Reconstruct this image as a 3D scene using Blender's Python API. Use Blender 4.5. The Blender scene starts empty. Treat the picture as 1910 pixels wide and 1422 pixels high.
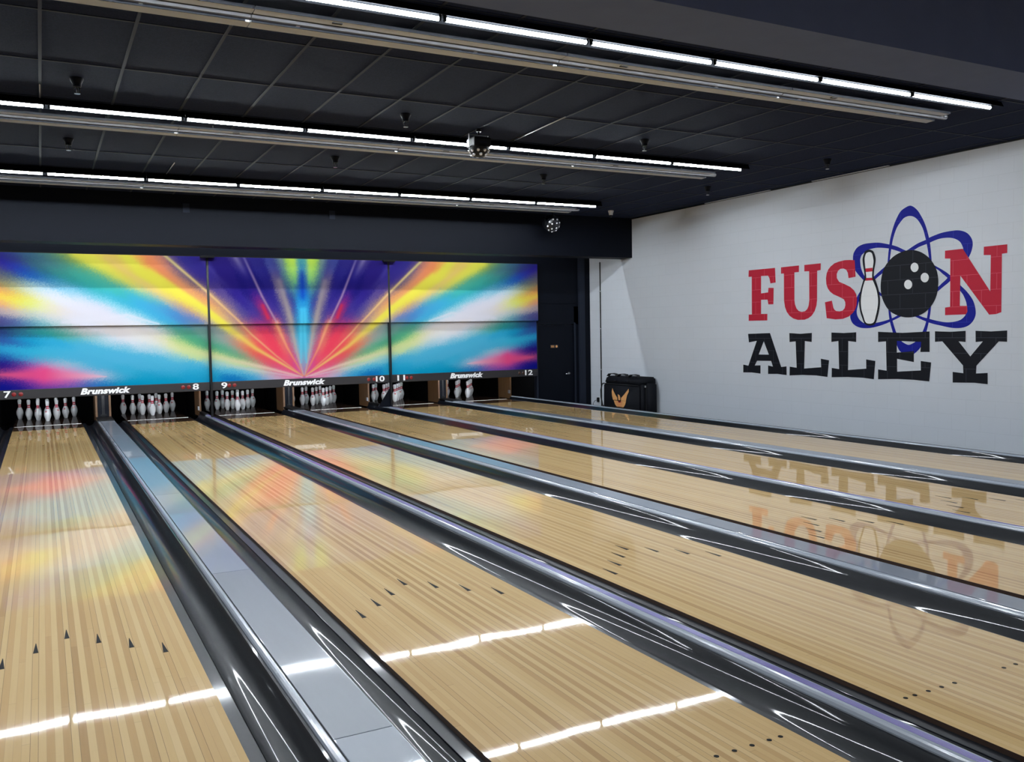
import bpy, bmesh, math, random
import numpy as np
from mathutils import Vector, Matrix
from mathutils.geometry import tessellate_polygon

C = bpy.context.scene.collection
PI = math.pi
random.seed(7)
MURAL = {'red':[[[(11.543,2.444),(10.932,2.442),(10.918,2.203),(11.036,2.195),(11.059,2.283),(11.09,2.324),(11.25,2.33),(11.251,2.04),(11.09,2.05),(11.08,2.124),(10.963,2.118),(10.969,1.85),(11.083,1.852),(11.103,1.931),(11.251,1.934),(11.252,1.699),(11.107,1.695),(11.11,1.588),(11.547,1.589),(11.546,1.695),(11.47,1.695),(11.471,2.331),(11.548,2.334)]],[[(10.798,2.441),(10.411,2.443),(10.414,2.339),(10.508,2.34),(10.508,1.896),(10.496,1.831),(10.465,1.766),(10.418,1.724),(10.354,1.707),(10.287,1.716),(10.238,1.75),(10.212,1.8),(10.198,1.884),(10.201,2.337),(10.301,2.342),(10.301,2.442),(9.967,2.443),(9.97,2.34),(10.038,2.334),(10.04,1.877),(10.053,1.794),(10.088,1.712),(10.146,1.645),(10.215,1.605),(10.298,1.582),(10.439,1.583),(10.533,1.607),(10.612,1.652),(10.675,1.718),(10.712,1.795),(10.733,1.905),(10.736,2.337),(10.798,2.338)]],[[(9.323,2.438),(9.304,2.195),(9.434,2.183),(9.449,2.264),(9.478,2.31),(9.528,2.331),(9.585,2.331),(9.63,2.306),(9.656,2.257),(9.653,2.196),(9.61,2.138),(9.515,2.102),(9.402,2.051),(9.334,1.998),(9.293,1.937),(9.278,1.867),(9.284,1.778),(9.308,1.719),(9.351,1.666),(9.425,1.613),(9.539,1.58),(9.679,1.575),(9.849,1.597),(9.883,1.842),(9.748,1.861),(9.719,1.752),(9.699,1.723),(9.667,1.702),(9.603,1.693),(9.545,1.704),(9.506,1.737),(9.491,1.785),(9.495,1.83),(9.521,1.872),(9.603,1.91),(9.719,1.956),(9.785,2.0),(9.831,2.054),(9.857,2.117),(9.864,2.209),(9.851,2.28),(9.818,2.339),(9.772,2.382),(9.701,2.422),(9.618,2.441),(9.504,2.454),(9.404,2.449)]],[[(7.84,2.447),(7.583,2.449),(7.197,1.878),(7.195,2.335),(7.291,2.343),(7.29,2.448),(6.979,2.45),(6.979,2.343),(7.048,2.339),(7.046,1.611),(7.113,1.589),(7.208,1.584),(7.614,2.102),(7.618,1.709),(7.514,1.706),(7.507,1.629),(7.531,1.596),(7.831,1.593),(7.832,1.693),(7.758,1.701),(7.761,2.336),(7.841,2.343)]]],'black':[[[(11.564,1.368),(11.047,1.378),(10.796,0.823),(10.68,0.836),(10.677,0.694),(10.878,0.707),(11.093,0.699),(11.092,0.841),(10.983,0.825),(11.023,0.918),(11.348,0.915),(11.403,0.833),(11.268,0.839),(11.269,0.699),(11.476,0.712),(11.684,0.706),(11.683,0.842),(11.558,0.826),(11.356,1.249),(11.543,1.223)],[(11.191,1.24),(11.074,1.021),(11.309,1.02)]],[[(10.618,1.375),(10.384,1.361),(10.144,1.374),(10.148,1.232),(10.289,1.246),(10.304,0.812),(9.957,0.842),(9.964,0.974),(9.8,0.952),(9.832,0.695),(10.055,0.71),(10.336,0.709),(10.614,0.691),(10.61,0.834),(10.461,0.82),(10.483,1.241),(10.613,1.231)]],[[(9.756,1.377),(9.518,1.367),(9.289,1.377),(9.29,1.233),(9.435,1.247),(9.438,0.814),(9.106,0.844),(9.109,0.979),(8.946,0.96),(8.971,0.693),(9.16,0.708),(9.437,0.709),(9.75,0.694),(9.748,0.837),(9.606,0.823),(9.622,1.247),(9.756,1.233)]],[[(8.901,1.381),(8.49,1.362),(8.062,1.379),(8.06,1.1),(8.203,1.098),(8.19,1.237),(8.306,1.24),(8.502,1.247),(8.583,1.249),(8.582,1.085),(8.513,1.091),(8.305,1.109),(8.304,0.957),(8.578,0.997),(8.576,0.816),(8.193,0.845),(8.196,0.975),(8.034,0.958),(8.061,0.698),(8.302,0.711),(8.573,0.713),(8.897,0.696),(8.898,0.839),(8.752,0.825),(8.765,1.243),(8.9,1.234)]],[[(7.98,1.38),(7.752,1.371),(7.53,1.382),(7.53,1.236),(7.629,1.244),(7.46,1.049),(7.289,1.244),(7.388,1.236),(7.392,1.381),(7.178,1.371),(6.966,1.381),(6.966,1.239),(7.075,1.244),(7.374,0.931),(7.378,0.83),(7.219,0.842),(7.217,0.697),(7.398,0.709),(7.709,0.699),(7.711,0.84),(7.557,0.828),(7.563,0.929),(7.868,1.244),(7.979,1.237)]]],'orbit':[[[(8.375,3.111),(8.474,3.089),(8.554,3.034),(8.635,2.897),(8.693,2.734),(8.718,2.615),(8.746,2.383),(8.754,2.133),(8.749,1.905),(8.73,1.7),(8.709,1.55),(8.657,1.383),(8.576,1.171),(8.513,1.091),(8.389,1.04),(8.293,1.078),(8.204,1.157),(8.153,1.251),(8.11,1.379),(8.061,1.577),(8.043,1.729),(8.031,1.945),(8.032,2.161),(8.042,2.354),(8.067,2.568),(8.095,2.684),(8.143,2.826),(8.207,2.949),(8.279,3.048)],[(8.382,2.971),(8.447,2.966),(8.503,2.937),(8.594,2.835),(8.651,2.701),(8.675,2.598),(8.708,2.395),(8.72,2.131),(8.715,1.904),(8.697,1.699),(8.658,1.538),(8.601,1.383),(8.557,1.304),(8.508,1.247),(8.452,1.214),(8.391,1.195),(8.33,1.214),(8.283,1.24),(8.225,1.295),(8.17,1.38),(8.114,1.527),(8.08,1.73),(8.065,1.947),(8.066,2.163),(8.083,2.377),(8.12,2.573),(8.138,2.642),(8.181,2.777),(8.253,2.893),(8.318,2.949)]],[[(9.021,2.663),(8.89,2.654),(8.717,2.612),(8.592,2.572),(8.476,2.516),(8.23,2.4),(7.985,2.259),(7.865,2.19),(7.765,2.119),(7.611,1.976),(7.513,1.883),(7.427,1.763),(7.392,1.626),(7.414,1.529),(7.487,1.453),(7.594,1.42),(7.724,1.421),(7.891,1.454),(8.056,1.493),(8.285,1.582),(8.569,1.725),(8.846,1.886),(8.878,1.904),(9.027,2.019),(9.171,2.142),(9.3,2.271),(9.345,2.367),(9.354,2.498),(9.327,2.57),(9.263,2.63),(9.155,2.661)],[(9.02,2.58),(8.915,2.584),(8.76,2.563),(8.65,2.532),(8.533,2.489),(8.229,2.36),(7.967,2.217),(7.876,2.146),(7.797,2.081),(7.61,1.898),(7.555,1.817),(7.522,1.727),(7.521,1.62),(7.574,1.547),(7.659,1.51),(7.792,1.497),(7.927,1.515),(8.064,1.548),(8.225,1.596),(8.525,1.738),(8.833,1.918),(8.872,1.946),(9.008,2.056),(9.144,2.195),(9.205,2.309),(9.222,2.409),(9.221,2.45),(9.199,2.5),(9.149,2.536),(9.092,2.567)]],[[(8.427,2.504),(8.267,2.58),(8.126,2.621),(8.074,2.645),(7.903,2.687),(7.737,2.699),(7.629,2.691),(7.532,2.652),(7.468,2.583),(7.444,2.508),(7.456,2.423),(7.497,2.334),(7.603,2.188),(7.764,2.039),(7.863,1.97),(7.953,1.909),(8.224,1.735),(8.515,1.593),(8.665,1.533),(8.817,1.481),(8.974,1.446),(9.106,1.434),(9.242,1.449),(9.352,1.506),(9.401,1.597),(9.381,1.675),(9.333,1.79),(9.244,1.948),(9.112,2.077),(8.965,2.188),(8.797,2.301),(8.618,2.41)],[(8.314,2.498),(8.227,2.535),(8.117,2.562),(8.062,2.578),(7.937,2.611),(7.803,2.614),(7.704,2.592),(7.628,2.546),(7.589,2.483),(7.578,2.43),(7.605,2.335),(7.68,2.208),(7.808,2.077),(7.886,2.016),(7.953,1.965),(8.267,1.759),(8.565,1.612),(8.715,1.555),(8.922,1.512),(9.106,1.502),(9.201,1.538),(9.263,1.605),(9.283,1.683),(9.263,1.771),(9.23,1.858),(9.159,1.963),(9.046,2.058),(8.951,2.139),(8.796,2.237),(8.53,2.395)]]],'pin_o':[(9.06,2.572),(9.114,2.563),(9.145,2.54),(9.176,2.461),(9.176,2.393),(9.162,2.314),(9.148,2.251),(9.144,2.173),(9.17,2.12),(9.217,1.979),(9.24,1.859),(9.229,1.726),(9.188,1.603),(9.118,1.486),(8.967,1.484),(8.908,1.597),(8.874,1.747),(8.871,1.865),(8.898,1.996),(8.945,2.117),(8.978,2.173),(8.975,2.26),(8.953,2.366),(8.95,2.443),(8.985,2.533),(9.02,2.558)],'pin_i':[(9.06,2.535),(9.095,2.53),(9.118,2.515),(9.14,2.459),(9.138,2.39),(9.123,2.27),(9.112,2.16),(9.144,2.107),(9.183,1.988),(9.206,1.857),(9.198,1.725),(9.161,1.614),(9.109,1.512),(8.987,1.511),(8.942,1.608),(8.907,1.759),(8.906,1.867),(8.933,1.987),(8.977,2.087),(9.007,2.153),(9.004,2.262),(8.985,2.386),(8.993,2.447),(9.011,2.506),(9.031,2.526)],'bands':[[(9.128,2.303),(9.001,2.305),(9.004,2.253),(9.12,2.251)],[(9.117,2.166),(9.004,2.162),(8.99,2.125),(9.126,2.126)]],'ball':[(8.358,2.503),(8.469,2.498),(8.583,2.467),(8.68,2.415),(8.77,2.331),(8.828,2.229),(8.857,2.094),(8.857,1.972),(8.831,1.856),(8.766,1.739),(8.684,1.66),(8.577,1.609),(8.454,1.579),(8.333,1.578),(8.206,1.607),(8.107,1.659),(8.017,1.75),(7.961,1.855),(7.938,1.976),(7.938,2.083),(7.96,2.192),(8.014,2.296),(8.088,2.381),(8.18,2.447),(8.264,2.483)],'holes':[[(8.24,2.255),(8.243,2.236),(8.252,2.219),(8.265,2.206),(8.283,2.198),(8.302,2.196),(8.321,2.2),(8.338,2.211),(8.352,2.226),(8.361,2.244),(8.365,2.264),(8.362,2.284),(8.353,2.301),(8.339,2.314),(8.322,2.322),(8.303,2.324),(8.284,2.319),(8.266,2.309),(8.252,2.294),(8.244,2.275)],[(8.079,2.107),(8.082,2.087),(8.091,2.07),(8.104,2.056),(8.122,2.048),(8.141,2.046),(8.161,2.051),(8.178,2.061),(8.193,2.076),(8.202,2.094),(8.205,2.115),(8.202,2.134),(8.193,2.152),(8.179,2.165),(8.162,2.173),(8.142,2.175),(8.123,2.17),(8.105,2.16),(8.091,2.145),(8.082,2.127)],[(8.339,2.028),(8.342,2.008),(8.351,1.99),(8.365,1.977),(8.382,1.969),(8.402,1.967),(8.422,1.971),(8.44,1.981),(8.454,1.996),(8.464,2.014),(8.467,2.035),(8.464,2.055),(8.455,2.072),(8.441,2.086),(8.423,2.094),(8.403,2.096),(8.383,2.091),(8.365,2.081),(8.351,2.066),(8.342,2.048)]]}
BIRD = [[(14.902,0.309),(14.87,0.253),(14.811,0.188),(14.74,0.123),(14.734,0.074),(14.887,0.069),(14.919,0.151),(14.928,0.235)],[(14.343,0.32),(14.337,0.265),(14.402,0.18),(14.442,0.073),(14.61,0.071),(14.603,0.124),(14.498,0.197),(14.42,0.261)],[(14.719,0.193),(14.654,0.173),(14.628,0.13),(14.636,0.077),(14.695,0.073),(14.707,0.118),(14.713,0.163)],[(14.86,0.059),(14.721,0.062),(14.689,0.028),(14.624,0.032),(14.604,0.067),(14.436,0.07),(14.469,-0.003),(14.529,-0.067),(14.744,-0.066),(14.815,-0.018)]]
ART = '4.787,2.854,3a3888;4.596,2.85,45528a;4.372,2.856,4a6f8a;4.145,2.853,5d8585;3.946,2.858,7f9f70;3.79,2.87,b0b860;3.602,2.857,e8e860;3.364,2.845,e8d868;3.155,2.833,e8c870;2.991,2.854,e8e468;2.793,2.859,f0c068;2.593,2.846,f09868;2.441,2.849,c08878;4.793,2.728,3a2e98;4.601,2.749,44488e;4.377,2.737,46707f;4.151,2.725,52828a;3.92,2.729,579080;3.733,2.733,7fae6a;3.575,2.754,d0d860;3.401,2.722,eae85c;3.193,2.691,e8d068;2.997,2.712,e8ce6c;2.816,2.698,e8e45c;2.633,2.683,f0b860;2.465,2.65,f08a68;4.798,2.611,5a4f80;4.68,2.63,3c3ba8;4.532,2.615,2845b0;4.354,2.567,3a6aa0;4.158,2.553,3f7f90;3.927,2.557,4a9a90;3.693,2.56,50b0a0;3.487,2.563,60b498;3.327,2.583,a8c870;3.166,2.568,e8e858;2.971,2.535,e8d070;2.757,2.502,e8e45c;2.555,2.505,eee060;4.804,2.477,7a7078;4.656,2.496,60808a;4.462,2.515,2870c0;4.268,2.466,2878c4;4.056,2.435,3898b8;3.808,2.437,40a8a8;3.541,2.405,48b4a8;3.301,2.407,58bca8;3.09,2.427,8cc490;2.926,2.411,e4e458;2.762,2.359,e8d080;2.511,2.343,ebe058;4.81,2.326,b09068;4.648,2.327,a8b478;4.514,2.328,c0c8b0;4.349,2.346,a8d4d8;4.136,2.348,90cce0;3.905,2.332,70bfdc;3.689,2.282,48aac8;3.467,2.266,40b0b8;3.144,2.285,4cb8b4;2.849,2.269,48b4b4;2.683,2.234,a8c490;2.514,2.252,e8c080;4.813,2.259,f09060;4.667,2.242,e0b068;4.518,2.243,d8d490;4.353,2.244,d8dce0;4.094,2.245,dce0ec;3.784,2.247,b0d8e8;3.55,2.195,80cce0;4.802,2.183,f0d858;4.626,2.158,ecec58;4.447,2.158,eaec60;4.281,2.159,e8e8c0;4.098,2.159,e4e4ec;3.631,2.143,e0e0ec;3.376,2.143,80d0e4;3.15,2.143,4cb8d0;2.82,2.144,4cb4d4;2.568,2.162,58b8c8;4.821,2.074,e89878;4.631,2.04,e8e070;4.407,2.039,dce888;4.226,2.005,e8e4c0;4.013,1.969,eadfd8;3.794,2.003,e4e2ec;3.317,2.002,e0e0ec;3.107,1.983,98d8e8;2.909,1.983,48b8d8;2.659,1.982,4cb0d8;2.473,1.981,5aa8d8;4.827,1.939,b0a0a8;4.636,1.921,d0c0b8;4.412,1.903,c0ccc8;4.186,1.884,e0dcd8;3.8,1.864,e2e0ea;3.323,1.861,e4e2ec;2.864,1.857,c8e4ee;2.665,1.838,60c4e0;2.496,1.818,48b0dc;4.833,1.788,585088;4.686,1.786,5a68a0;4.493,1.767,6890b0;4.297,1.765,7ab8c0;4.083,1.763,c8d8e0;3.647,1.758,e2e2ec;2.835,1.749,e4e4ee;2.584,1.737,a0d8ec;4.84,1.636,3a4888;4.575,1.615,3a8098;4.273,1.61,38a0a0;4.028,1.606,40a8a0;3.903,1.622,a0b8b0;3.653,1.6,d8d0d0;3.171,1.593,e8e0e0;2.674,1.585,e8e0dc;3.813,1.533,60b8a8;3.577,1.511,b0d4d0;4.847,1.468,4058a0;4.656,1.447,3878b8;4.461,1.46,20a8d0;4.128,1.435,40b4dc;3.659,1.443,58bce0;3.403,1.455,90d0e4;3.257,1.47,e0e4ec;2.931,1.428,e8e8ee;2.68,1.422,ecece8;4.852,1.35,2898d0;4.735,1.33,48bcdc;4.513,1.307,38bcdc;4.133,1.297,50bcdf;3.506,1.299,5cbee0;3.017,1.34,78c8e4;2.768,1.334,d8e6ee;2.515,1.31,e8eae8;2.551,1.256,a0d4e8;4.858,1.214,2848a0;4.71,1.227,3888c0;4.562,1.206,40b0d8;4.291,1.181,58bcdc;3.827,1.184,5abce0;3.024,1.161,5ebee2;2.522,1.128,60c0e2;4.862,1.113,2a2088;4.671,1.107,3a2890;4.477,1.083,8058b0;4.295,1.095,a0a0d0;4.066,1.053,a8c8dc;3.834,1.027,88c8e0;3.516,1.034,58bce0;2.696,1.006,5abce0;4.867,1.012,2a2088;4.601,0.985,6a3898;4.42,0.996,d860a8;4.223,0.989,f068a8;3.992,0.98,e890c0;3.837,0.957,c0b8dc;3.6,0.931,60b8e0;3.033,0.91,48b8dc;4.87,0.936,b85888;4.708,0.921,e86898;4.454,0.911,f05890;4.226,0.902,f05ca0;3.918,0.89,f070b0;3.714,0.874,f0a0c0;3.523,0.857,e8d0e0;3.363,0.851,98cce4;3.2,0.845,38b0d8;2.703,0.825,28acd4;4.874,0.843,1a2490;4.683,0.818,30289a;4.458,0.825,a048a8;4.232,0.781,c058b0;4,0.789,d868b0;3.812,0.781,b878c0;3.607,0.772,3c90cc;3.367,0.745,2098cc;3.04,0.731,10a4cc;2.622,0.731,18a8d0;4.878,0.741,182090;4.612,0.729,282898;4.311,0.716,7048a8;4.003,0.702,7858b0;3.768,0.709,6868b8;3.529,0.716,2878c4;2.555,2.846,f0a070;2.455,2.813,d88878;2.249,2.835,6a5a90;2.077,2.839,403c90;1.815,2.827,3c3490;1.46,2.797,382e80;1.131,2.841,4a4088;0.816,2.848,3c3888;0.571,2.835,4a5498;0.399,2.857,708898;0.265,2.841,b8dc60;0.169,2.824,d0ec58;0.071,2.826,70c0a0;0,2.828,50b0b8;2.561,2.685,f08c60;2.428,2.633,f09070;2.308,2.635,b08880;2.169,2.692,7a6888;1.997,2.64,45388a;1.733,2.644,40388c;1.374,2.65,33287c;1.009,2.618,302880;0.728,2.66,32307f;0.443,2.665,3e4088;0.328,2.667,5a8888;0.232,2.668,98d068;0.154,2.67,b8e458;0.057,2.671,4890b0;0,2.653,3878b8;2.567,2.522,e8e458;2.433,2.488,ead858;2.297,2.49,f0a060;2.159,2.491,c08878;2.02,2.493,8a7880;1.881,2.458,504088;1.65,2.479,42388c;1.289,2.483,2e2478;0.922,2.468,262070;0.639,2.49,2a2478;0.45,2.473,5a5080;0.277,2.475,48708a;0.18,2.476,70b080;0.102,2.457,3a7898;0,2.498,2038a0;2.574,2.342,e0d080;2.471,2.379,e8e05c;2.268,2.326,e8e058;2.095,2.328,f0a868;1.956,2.31,d09070;1.815,2.329,908078;1.531,2.294,584888;1.295,2.314,34287c;1.02,2.316,262072;0.739,2.337,242070;0.55,2.319,302a78;0.416,2.339,8a7c88;0.263,2.302,3a4a80;0.166,2.302,3c7088;0.068,2.322,2050a8;0,2.342,1c48b0;2.582,2.144,48b8c8;2.479,2.18,c0c0a0;2.308,2.181,e8d068;2.101,2.163,ece458;1.927,2.163,eddc58;1.768,2.145,f0a868;1.68,2.145,d89878;1.537,2.127,b09080;1.356,2.127,6a5a90;1.118,2.127,3c308c;0.84,2.127,342a88;0.69,2.108,40388c;0.5,2.108,3a3088;0.365,2.128,8a8088;0.211,2.108,34389a;0.074,2.108,2890c8;0,2.089,2090d0;2.538,1.963,50b0d8;2.367,1.981,5098cc;2.193,2.017,a0a0b0;2.02,1.998,e0b070;1.879,2.016,ece458;1.721,1.978,ece858;1.579,1.941,f0b868;1.435,1.94,d0a078;1.29,1.939,a08888;1.125,1.938,5a5094;0.846,1.937,443c90;0.714,1.936,c83858;0.563,1.936,483c90;0.37,1.954,4c4490;0.275,1.915,988c90;0.159,1.914,484894;0.022,1.914,50c8e8;0,1.952,2880c8;2.373,1.799,50b0d8;2.201,1.815,5a8cc8;1.939,1.813,6a88c0;1.761,1.849,c0a898;1.653,1.885,ecd860;1.512,1.81,ece060;1.368,1.79,c8a890;1.221,1.807,a88890;1.074,1.787,605894;0.851,1.785,4c4494;0.663,1.783,5a3c80;0.376,1.78,504890;0.241,1.76,a89c94;0.124,1.759,3888b8;0.026,1.758,60cce8;0,1.777,2888b8;2.551,1.601,e4e0e0;2.381,1.599,b0c0b8;2.243,1.596,50a890;2.036,1.575,60a090;1.77,1.589,78a098;1.502,1.585,8ca0a0;1.301,1.601,e8e070;1.174,1.58,a89890;1.007,1.577,e0906c;0.896,1.557,d86068;0.707,1.573,e04860;0.518,1.551,c84068;0.421,1.569,f09070;0.287,1.547,605098;0.209,1.565,b0a498;0.091,1.563,2ca0c4;0,1.562,48b8d8;2.557,1.438,ece8e8;2.387,1.435,e8e4b0;2.215,1.431,b8d890;2.04,1.446,68b888;1.866,1.405,50a888;1.598,1.418,80aca0;1.417,1.434,9ca8a4;1.235,1.411,b0a090;1.087,1.427,e8c868;0.995,1.387,f06c60;0.77,1.402,f0586c;0.58,1.398,f05068;0.387,1.433,f08c70;0.312,1.373,c04880;0.196,1.351,b8a498;0.097,1.369,48b4d4;0,1.366,50c0e0;2.563,1.293,88cce6;2.392,1.307,dce6c8;2.22,1.284,e0e6a0;1.958,1.278,c8e098;1.78,1.311,70b890;1.602,1.288,4ca888;1.422,1.265,58b090;1.241,1.241,90b0a0;1.11,1.276,d88868;0.999,1.273,f07060;0.736,1.267,f06468;0.49,1.242,f0506c;0.316,1.237,f08870;0.219,1.235,c84c88;0.102,1.212,a0c0cc;0.004,1.21,50c0e0;2.568,1.148,5cbee0;2.225,1.156,90d0d8;1.962,1.185,d0e4b0;1.786,1.143,d8e8a0;1.517,1.154,d8e498;1.335,1.149,78b890;1.153,1.106,58a884;0.968,1.082,a89880;0.78,1.076,f06468;0.302,1.062,f05474;0.146,1.057,d84c90;0.05,1.015,90c0d4;0,1.053,50b8d8;2.489,0.999,58bce0;1.968,1,58bce0;1.612,1.007,80cce0;1.431,1.02,b8dcc8;1.248,1.014,d8e4a8;1.064,0.99,dce4a0;0.878,0.983,a8a890;0.689,0.977,e06478;0.498,0.971,f05c70;0.306,0.945,f06878;0.112,0.9,e84c98;0.004,0.896,80b8d0;2.493,0.872,40b4dc;1.796,0.864,38b4dc;1.253,0.863,58bce0;0.975,0.872,98d0d8;0.787,0.885,d8e0b8;0.598,0.859,d87898;0.406,0.832,e85898;0.076,0.801,e858a0;0.008,0.778,c060a8;2.498,0.744,18a8d0;1.801,0.734,28acd8;1.258,0.731,1c84c4;0.886,0.735,48b0dc;0.601,0.743,c8b8d4;0.313,0.731,f0b0cc;0.02,0.7,e070b0'
STROKES = [([(3.285,2.83),(2.92,2.562),(2.513,2.289)],'e8c878','e8cc80',0.035,0.03,0.7,0.6),([(3.727,2.889),(3.386,2.705),(3.086,2.516),(2.813,2.323),(2.65,2.225)],'e8e45c','e8d870',0.06,0.012,0.8,0.1),([(2.99,2.89),(2.801,2.653),(2.433,2.425)],'e8e45c','ece45c',0.05,0.05,0.8,0.85),([(2.599,2.585),(2.267,2.354),(1.721,1.988),(1.337,1.63)],'ece45c','ece45c',0.05,0.03,0.85,0.9),([(2.591,2.792),(2.262,2.508),(1.992,2.282),(1.649,1.997),(1.369,1.771)],'f0986a','d8a080',0.045,0.02,0.7,0.5),([(0.73,2.032),(0.643,1.802)],'c03858','d03858',0.022,0.022,0.8,0.8),([(-0.039,2.595),(-0.027,2.206)],'2038a0','1c48b0',0.055,0.05,0.85,0.9),([(0.175,2.92),(0.126,2.438)],'d0ec58','70c080',0.045,0.018,0.85,0.6),([(4.899,0.937),(4.678,0.923),(4.272,0.913)],'e06090','f05c98',0.008,0.075,0.9,0.9),([(4.272,0.913),(3.84,0.88),(3.347,0.843)],'f05c98','f0c8d8',0.075,0.005,0.9,0.9),([(3.96,1.761),(3.486,1.791),(2.996,1.876),(2.5,1.718)],'e6e4ee','e6e4ee',0.03,0.01,0.6,0.6),([(0.019,0.724),(0.868,1.26),(1.337,1.639),(1.722,1.956)],'f0c080','ece458',0.006,0.045,0.95,0.5),([(0.019,0.724),(0.494,1.106),(0.935,1.515),(1.114,1.708),(1.641,2.229),(2.367,2.896)],'f0a080','e8d890',0.008,0.018,0.8,0.8),([(0.015,0.735),(0.296,1.256),(0.493,1.724)],'f08c70','f0b088',0.008,0.02,0.8,0.9),([(0.493,1.724),(0.743,2.204),(1.037,2.89)],'b890a8','8078b0',0.012,0.014,0.9,0.65),([(0.014,0.749),(0.123,1.174),(0.206,1.643),(0.309,2.07),(0.421,2.473)],'d0c0b0','908890',0.008,0.034,0.75,0.5),([(1.184,2.887),(0.993,2.543)],'9088b0','5a50a0',0.03,0.03,0.7,0.1),([(0.389,2.877),(0.326,2.609)],'8ca0a0','607090',0.03,0.03,0.6,0.1),([(1.777,2.892),(1.522,2.555),(1.278,2.277)],'5a509c','4a4090',0.03,0.03,0.6,0.2),([(0.039,0.709),(0.692,0.9),(1.679,1.159),(2.304,1.36)],'f0c8c8','e4e8a8',0.008,0.05,0.9,0.25),([(0.118,0.714),(1.068,0.894),(1.647,1.046)],'e8c8d8','b0d8d8',0.006,0.02,0.7,0.4),([(0.051,0.976),(0.039,1.465),(0.024,1.953)],'70d0ea','58c8ea',0.012,0.03,0.7,0.7)]

# ------------------------------------------------------------------ helpers
def tag(o, label=None, cat=None, group=None, kind=None):
    if label: o['label'] = label
    if cat: o['category'] = cat
    if group: o['group'] = group
    if kind: o['kind'] = kind
    return o

def empty(name, loc, label, cat, group=None, rz=0.0):
    o = bpy.data.objects.new(name, None)
    C.objects.link(o)
    o.location = loc
    o.rotation_euler = (0, 0, rz)
    o.empty_display_size = 0.1
    return tag(o, label, cat, group)

def obj(name, bm, mat, parent=None, smooth=False, loc=None):
    bmesh.ops.recalc_face_normals(bm, faces=bm.faces)
    me = bpy.data.meshes.new(name)
    bm.to_mesh(me)
    bm.free()
    for m in (mat if isinstance(mat, (list, tuple)) else [mat]):
        me.materials.append(m)
    if smooth:
        for p in me.polygons: p.use_smooth = True
    o = bpy.data.objects.new(name, me)
    C.objects.link(o)
    if parent: o.parent = parent
    if loc: o.location = loc
    return o

def struct(name, bm, mat, parent=None, **k):
    o = obj(name, bm, mat, parent, **k)
    if parent is None: o['kind'] = 'structure'
    return o

def copy_tree(o, parent=None):
    c = o.copy()
    C.objects.link(c)
    c.parent = parent
    for ch in list(o.children): copy_tree(ch, c)
    return c

def box(bm, x0, x1, y0, y1, z0, z1, bevel=0.0, seg=2):
    r = bmesh.ops.create_cube(bm, size=1.0)
    vs = r['verts']
    for v in vs:
        v.co = Vector((x0 + (v.co.x + .5) * (x1 - x0), y0 + (v.co.y + .5) * (y1 - y0), z0 + (v.co.z + .5) * (z1 - z0)))
    if bevel > 0:
        es = {e for v in vs for e in v.link_edges}
        bmesh.ops.bevel(bm, geom=list(es), offset=bevel, segments=seg, affect='EDGES', profile=.6)
    return bm

def bx(*a, **k): return box(bmesh.new(), *a, **k)

def cyl(bm, p0, p1, r0, r1=None, n=16, caps=True):
    p0, p1 = Vector(p0), Vector(p1)
    r1 = r0 if r1 is None else r1
    d = (p1 - p0).normalized()
    a = d.orthogonal().normalized(); b = d.cross(a)
    R0 = [bm.verts.new(p0 + (a * math.cos(t) + b * math.sin(t)) * r0) for t in [2 * PI * k / n for k in range(n)]]
    R1 = [bm.verts.new(p1 + (a * math.cos(t) + b * math.sin(t)) * r1) for t in [2 * PI * k / n for k in range(n)]]
    for k in range(n):
        bm.faces.new((R0[k], R0[(k + 1) % n], R1[(k + 1) % n], R1[k]))
    if caps:
        bm.faces.new(R0); bm.faces.new(R1)
    return bm

def tube(bm, pts, r, n=8):
    pts = [Vector(p) for p in pts]
    rings = []
    for i, p in enumerate(pts):
        d = (pts[min(i + 1, len(pts) - 1)] - pts[max(i - 1, 0)]).normalized()
        a = d.cross(Vector((0.13, .31, .94))).normalized(); b = d.cross(a)
        rings.append([bm.verts.new(p + (a * math.cos(t) + b * math.sin(t)) * r) for t in [2 * PI * k / n for k in range(n)]])
    for A, B in zip(rings, rings[1:]):
        for k in range(n): bm.faces.new((A[k], A[(k + 1) % n], B[(k + 1) % n], B[k]))
    bm.faces.new(rings[0]); bm.faces.new(rings[-1])
    return bm

def lathe(bm, prof, n=28, c=(0, 0, 0)):
    rings = []
    for r, z in prof:
        if r < 1e-5: rings.append([bm.verts.new((c[0], c[1], c[2] + z))])
        else: rings.append([bm.verts.new((c[0] + r * math.cos(t), c[1] + r * math.sin(t), c[2] + z)) for t in [2 * PI * k / n for k in range(n)]])
    for A, B in zip(rings, rings[1:]):
        for k in range(n):
            a, b = A[k % len(A)], A[(k + 1) % len(A)]
            c_, d = B[(k + 1) % len(B)], B[k % len(B)]
            f = [a]
            for v in (b, c_, d):
                if v not in f: f.append(v)
            if len(f) > 2: bm.faces.new(f)
    return bm

def extr_y(bm, prof, y0, y1):
    """closed profile of (x, z) points swept along y"""
    A = [bm.verts.new((x, y0, z)) for x, z in prof]
    B = [bm.verts.new((x, y1, z)) for x, z in prof]
    n = len(prof)
    for k in range(n): bm.faces.new((A[k], A[(k + 1) % n], B[(k + 1) % n], B[k]))
    bm.faces.new(A); bm.faces.new(list(reversed(B)))
    return bm

def extr_x(bm, prof, x0, x1):
    A = [bm.verts.new((x0, y, z)) for y, z in prof]
    B = [bm.verts.new((x1, y, z)) for y, z in prof]
    n = len(prof)
    for k in range(n): bm.faces.new((A[k], A[(k + 1) % n], B[(k + 1) % n], B[k]))
    bm.faces.new(A); bm.faces.new(list(reversed(B)))
    return bm

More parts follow.
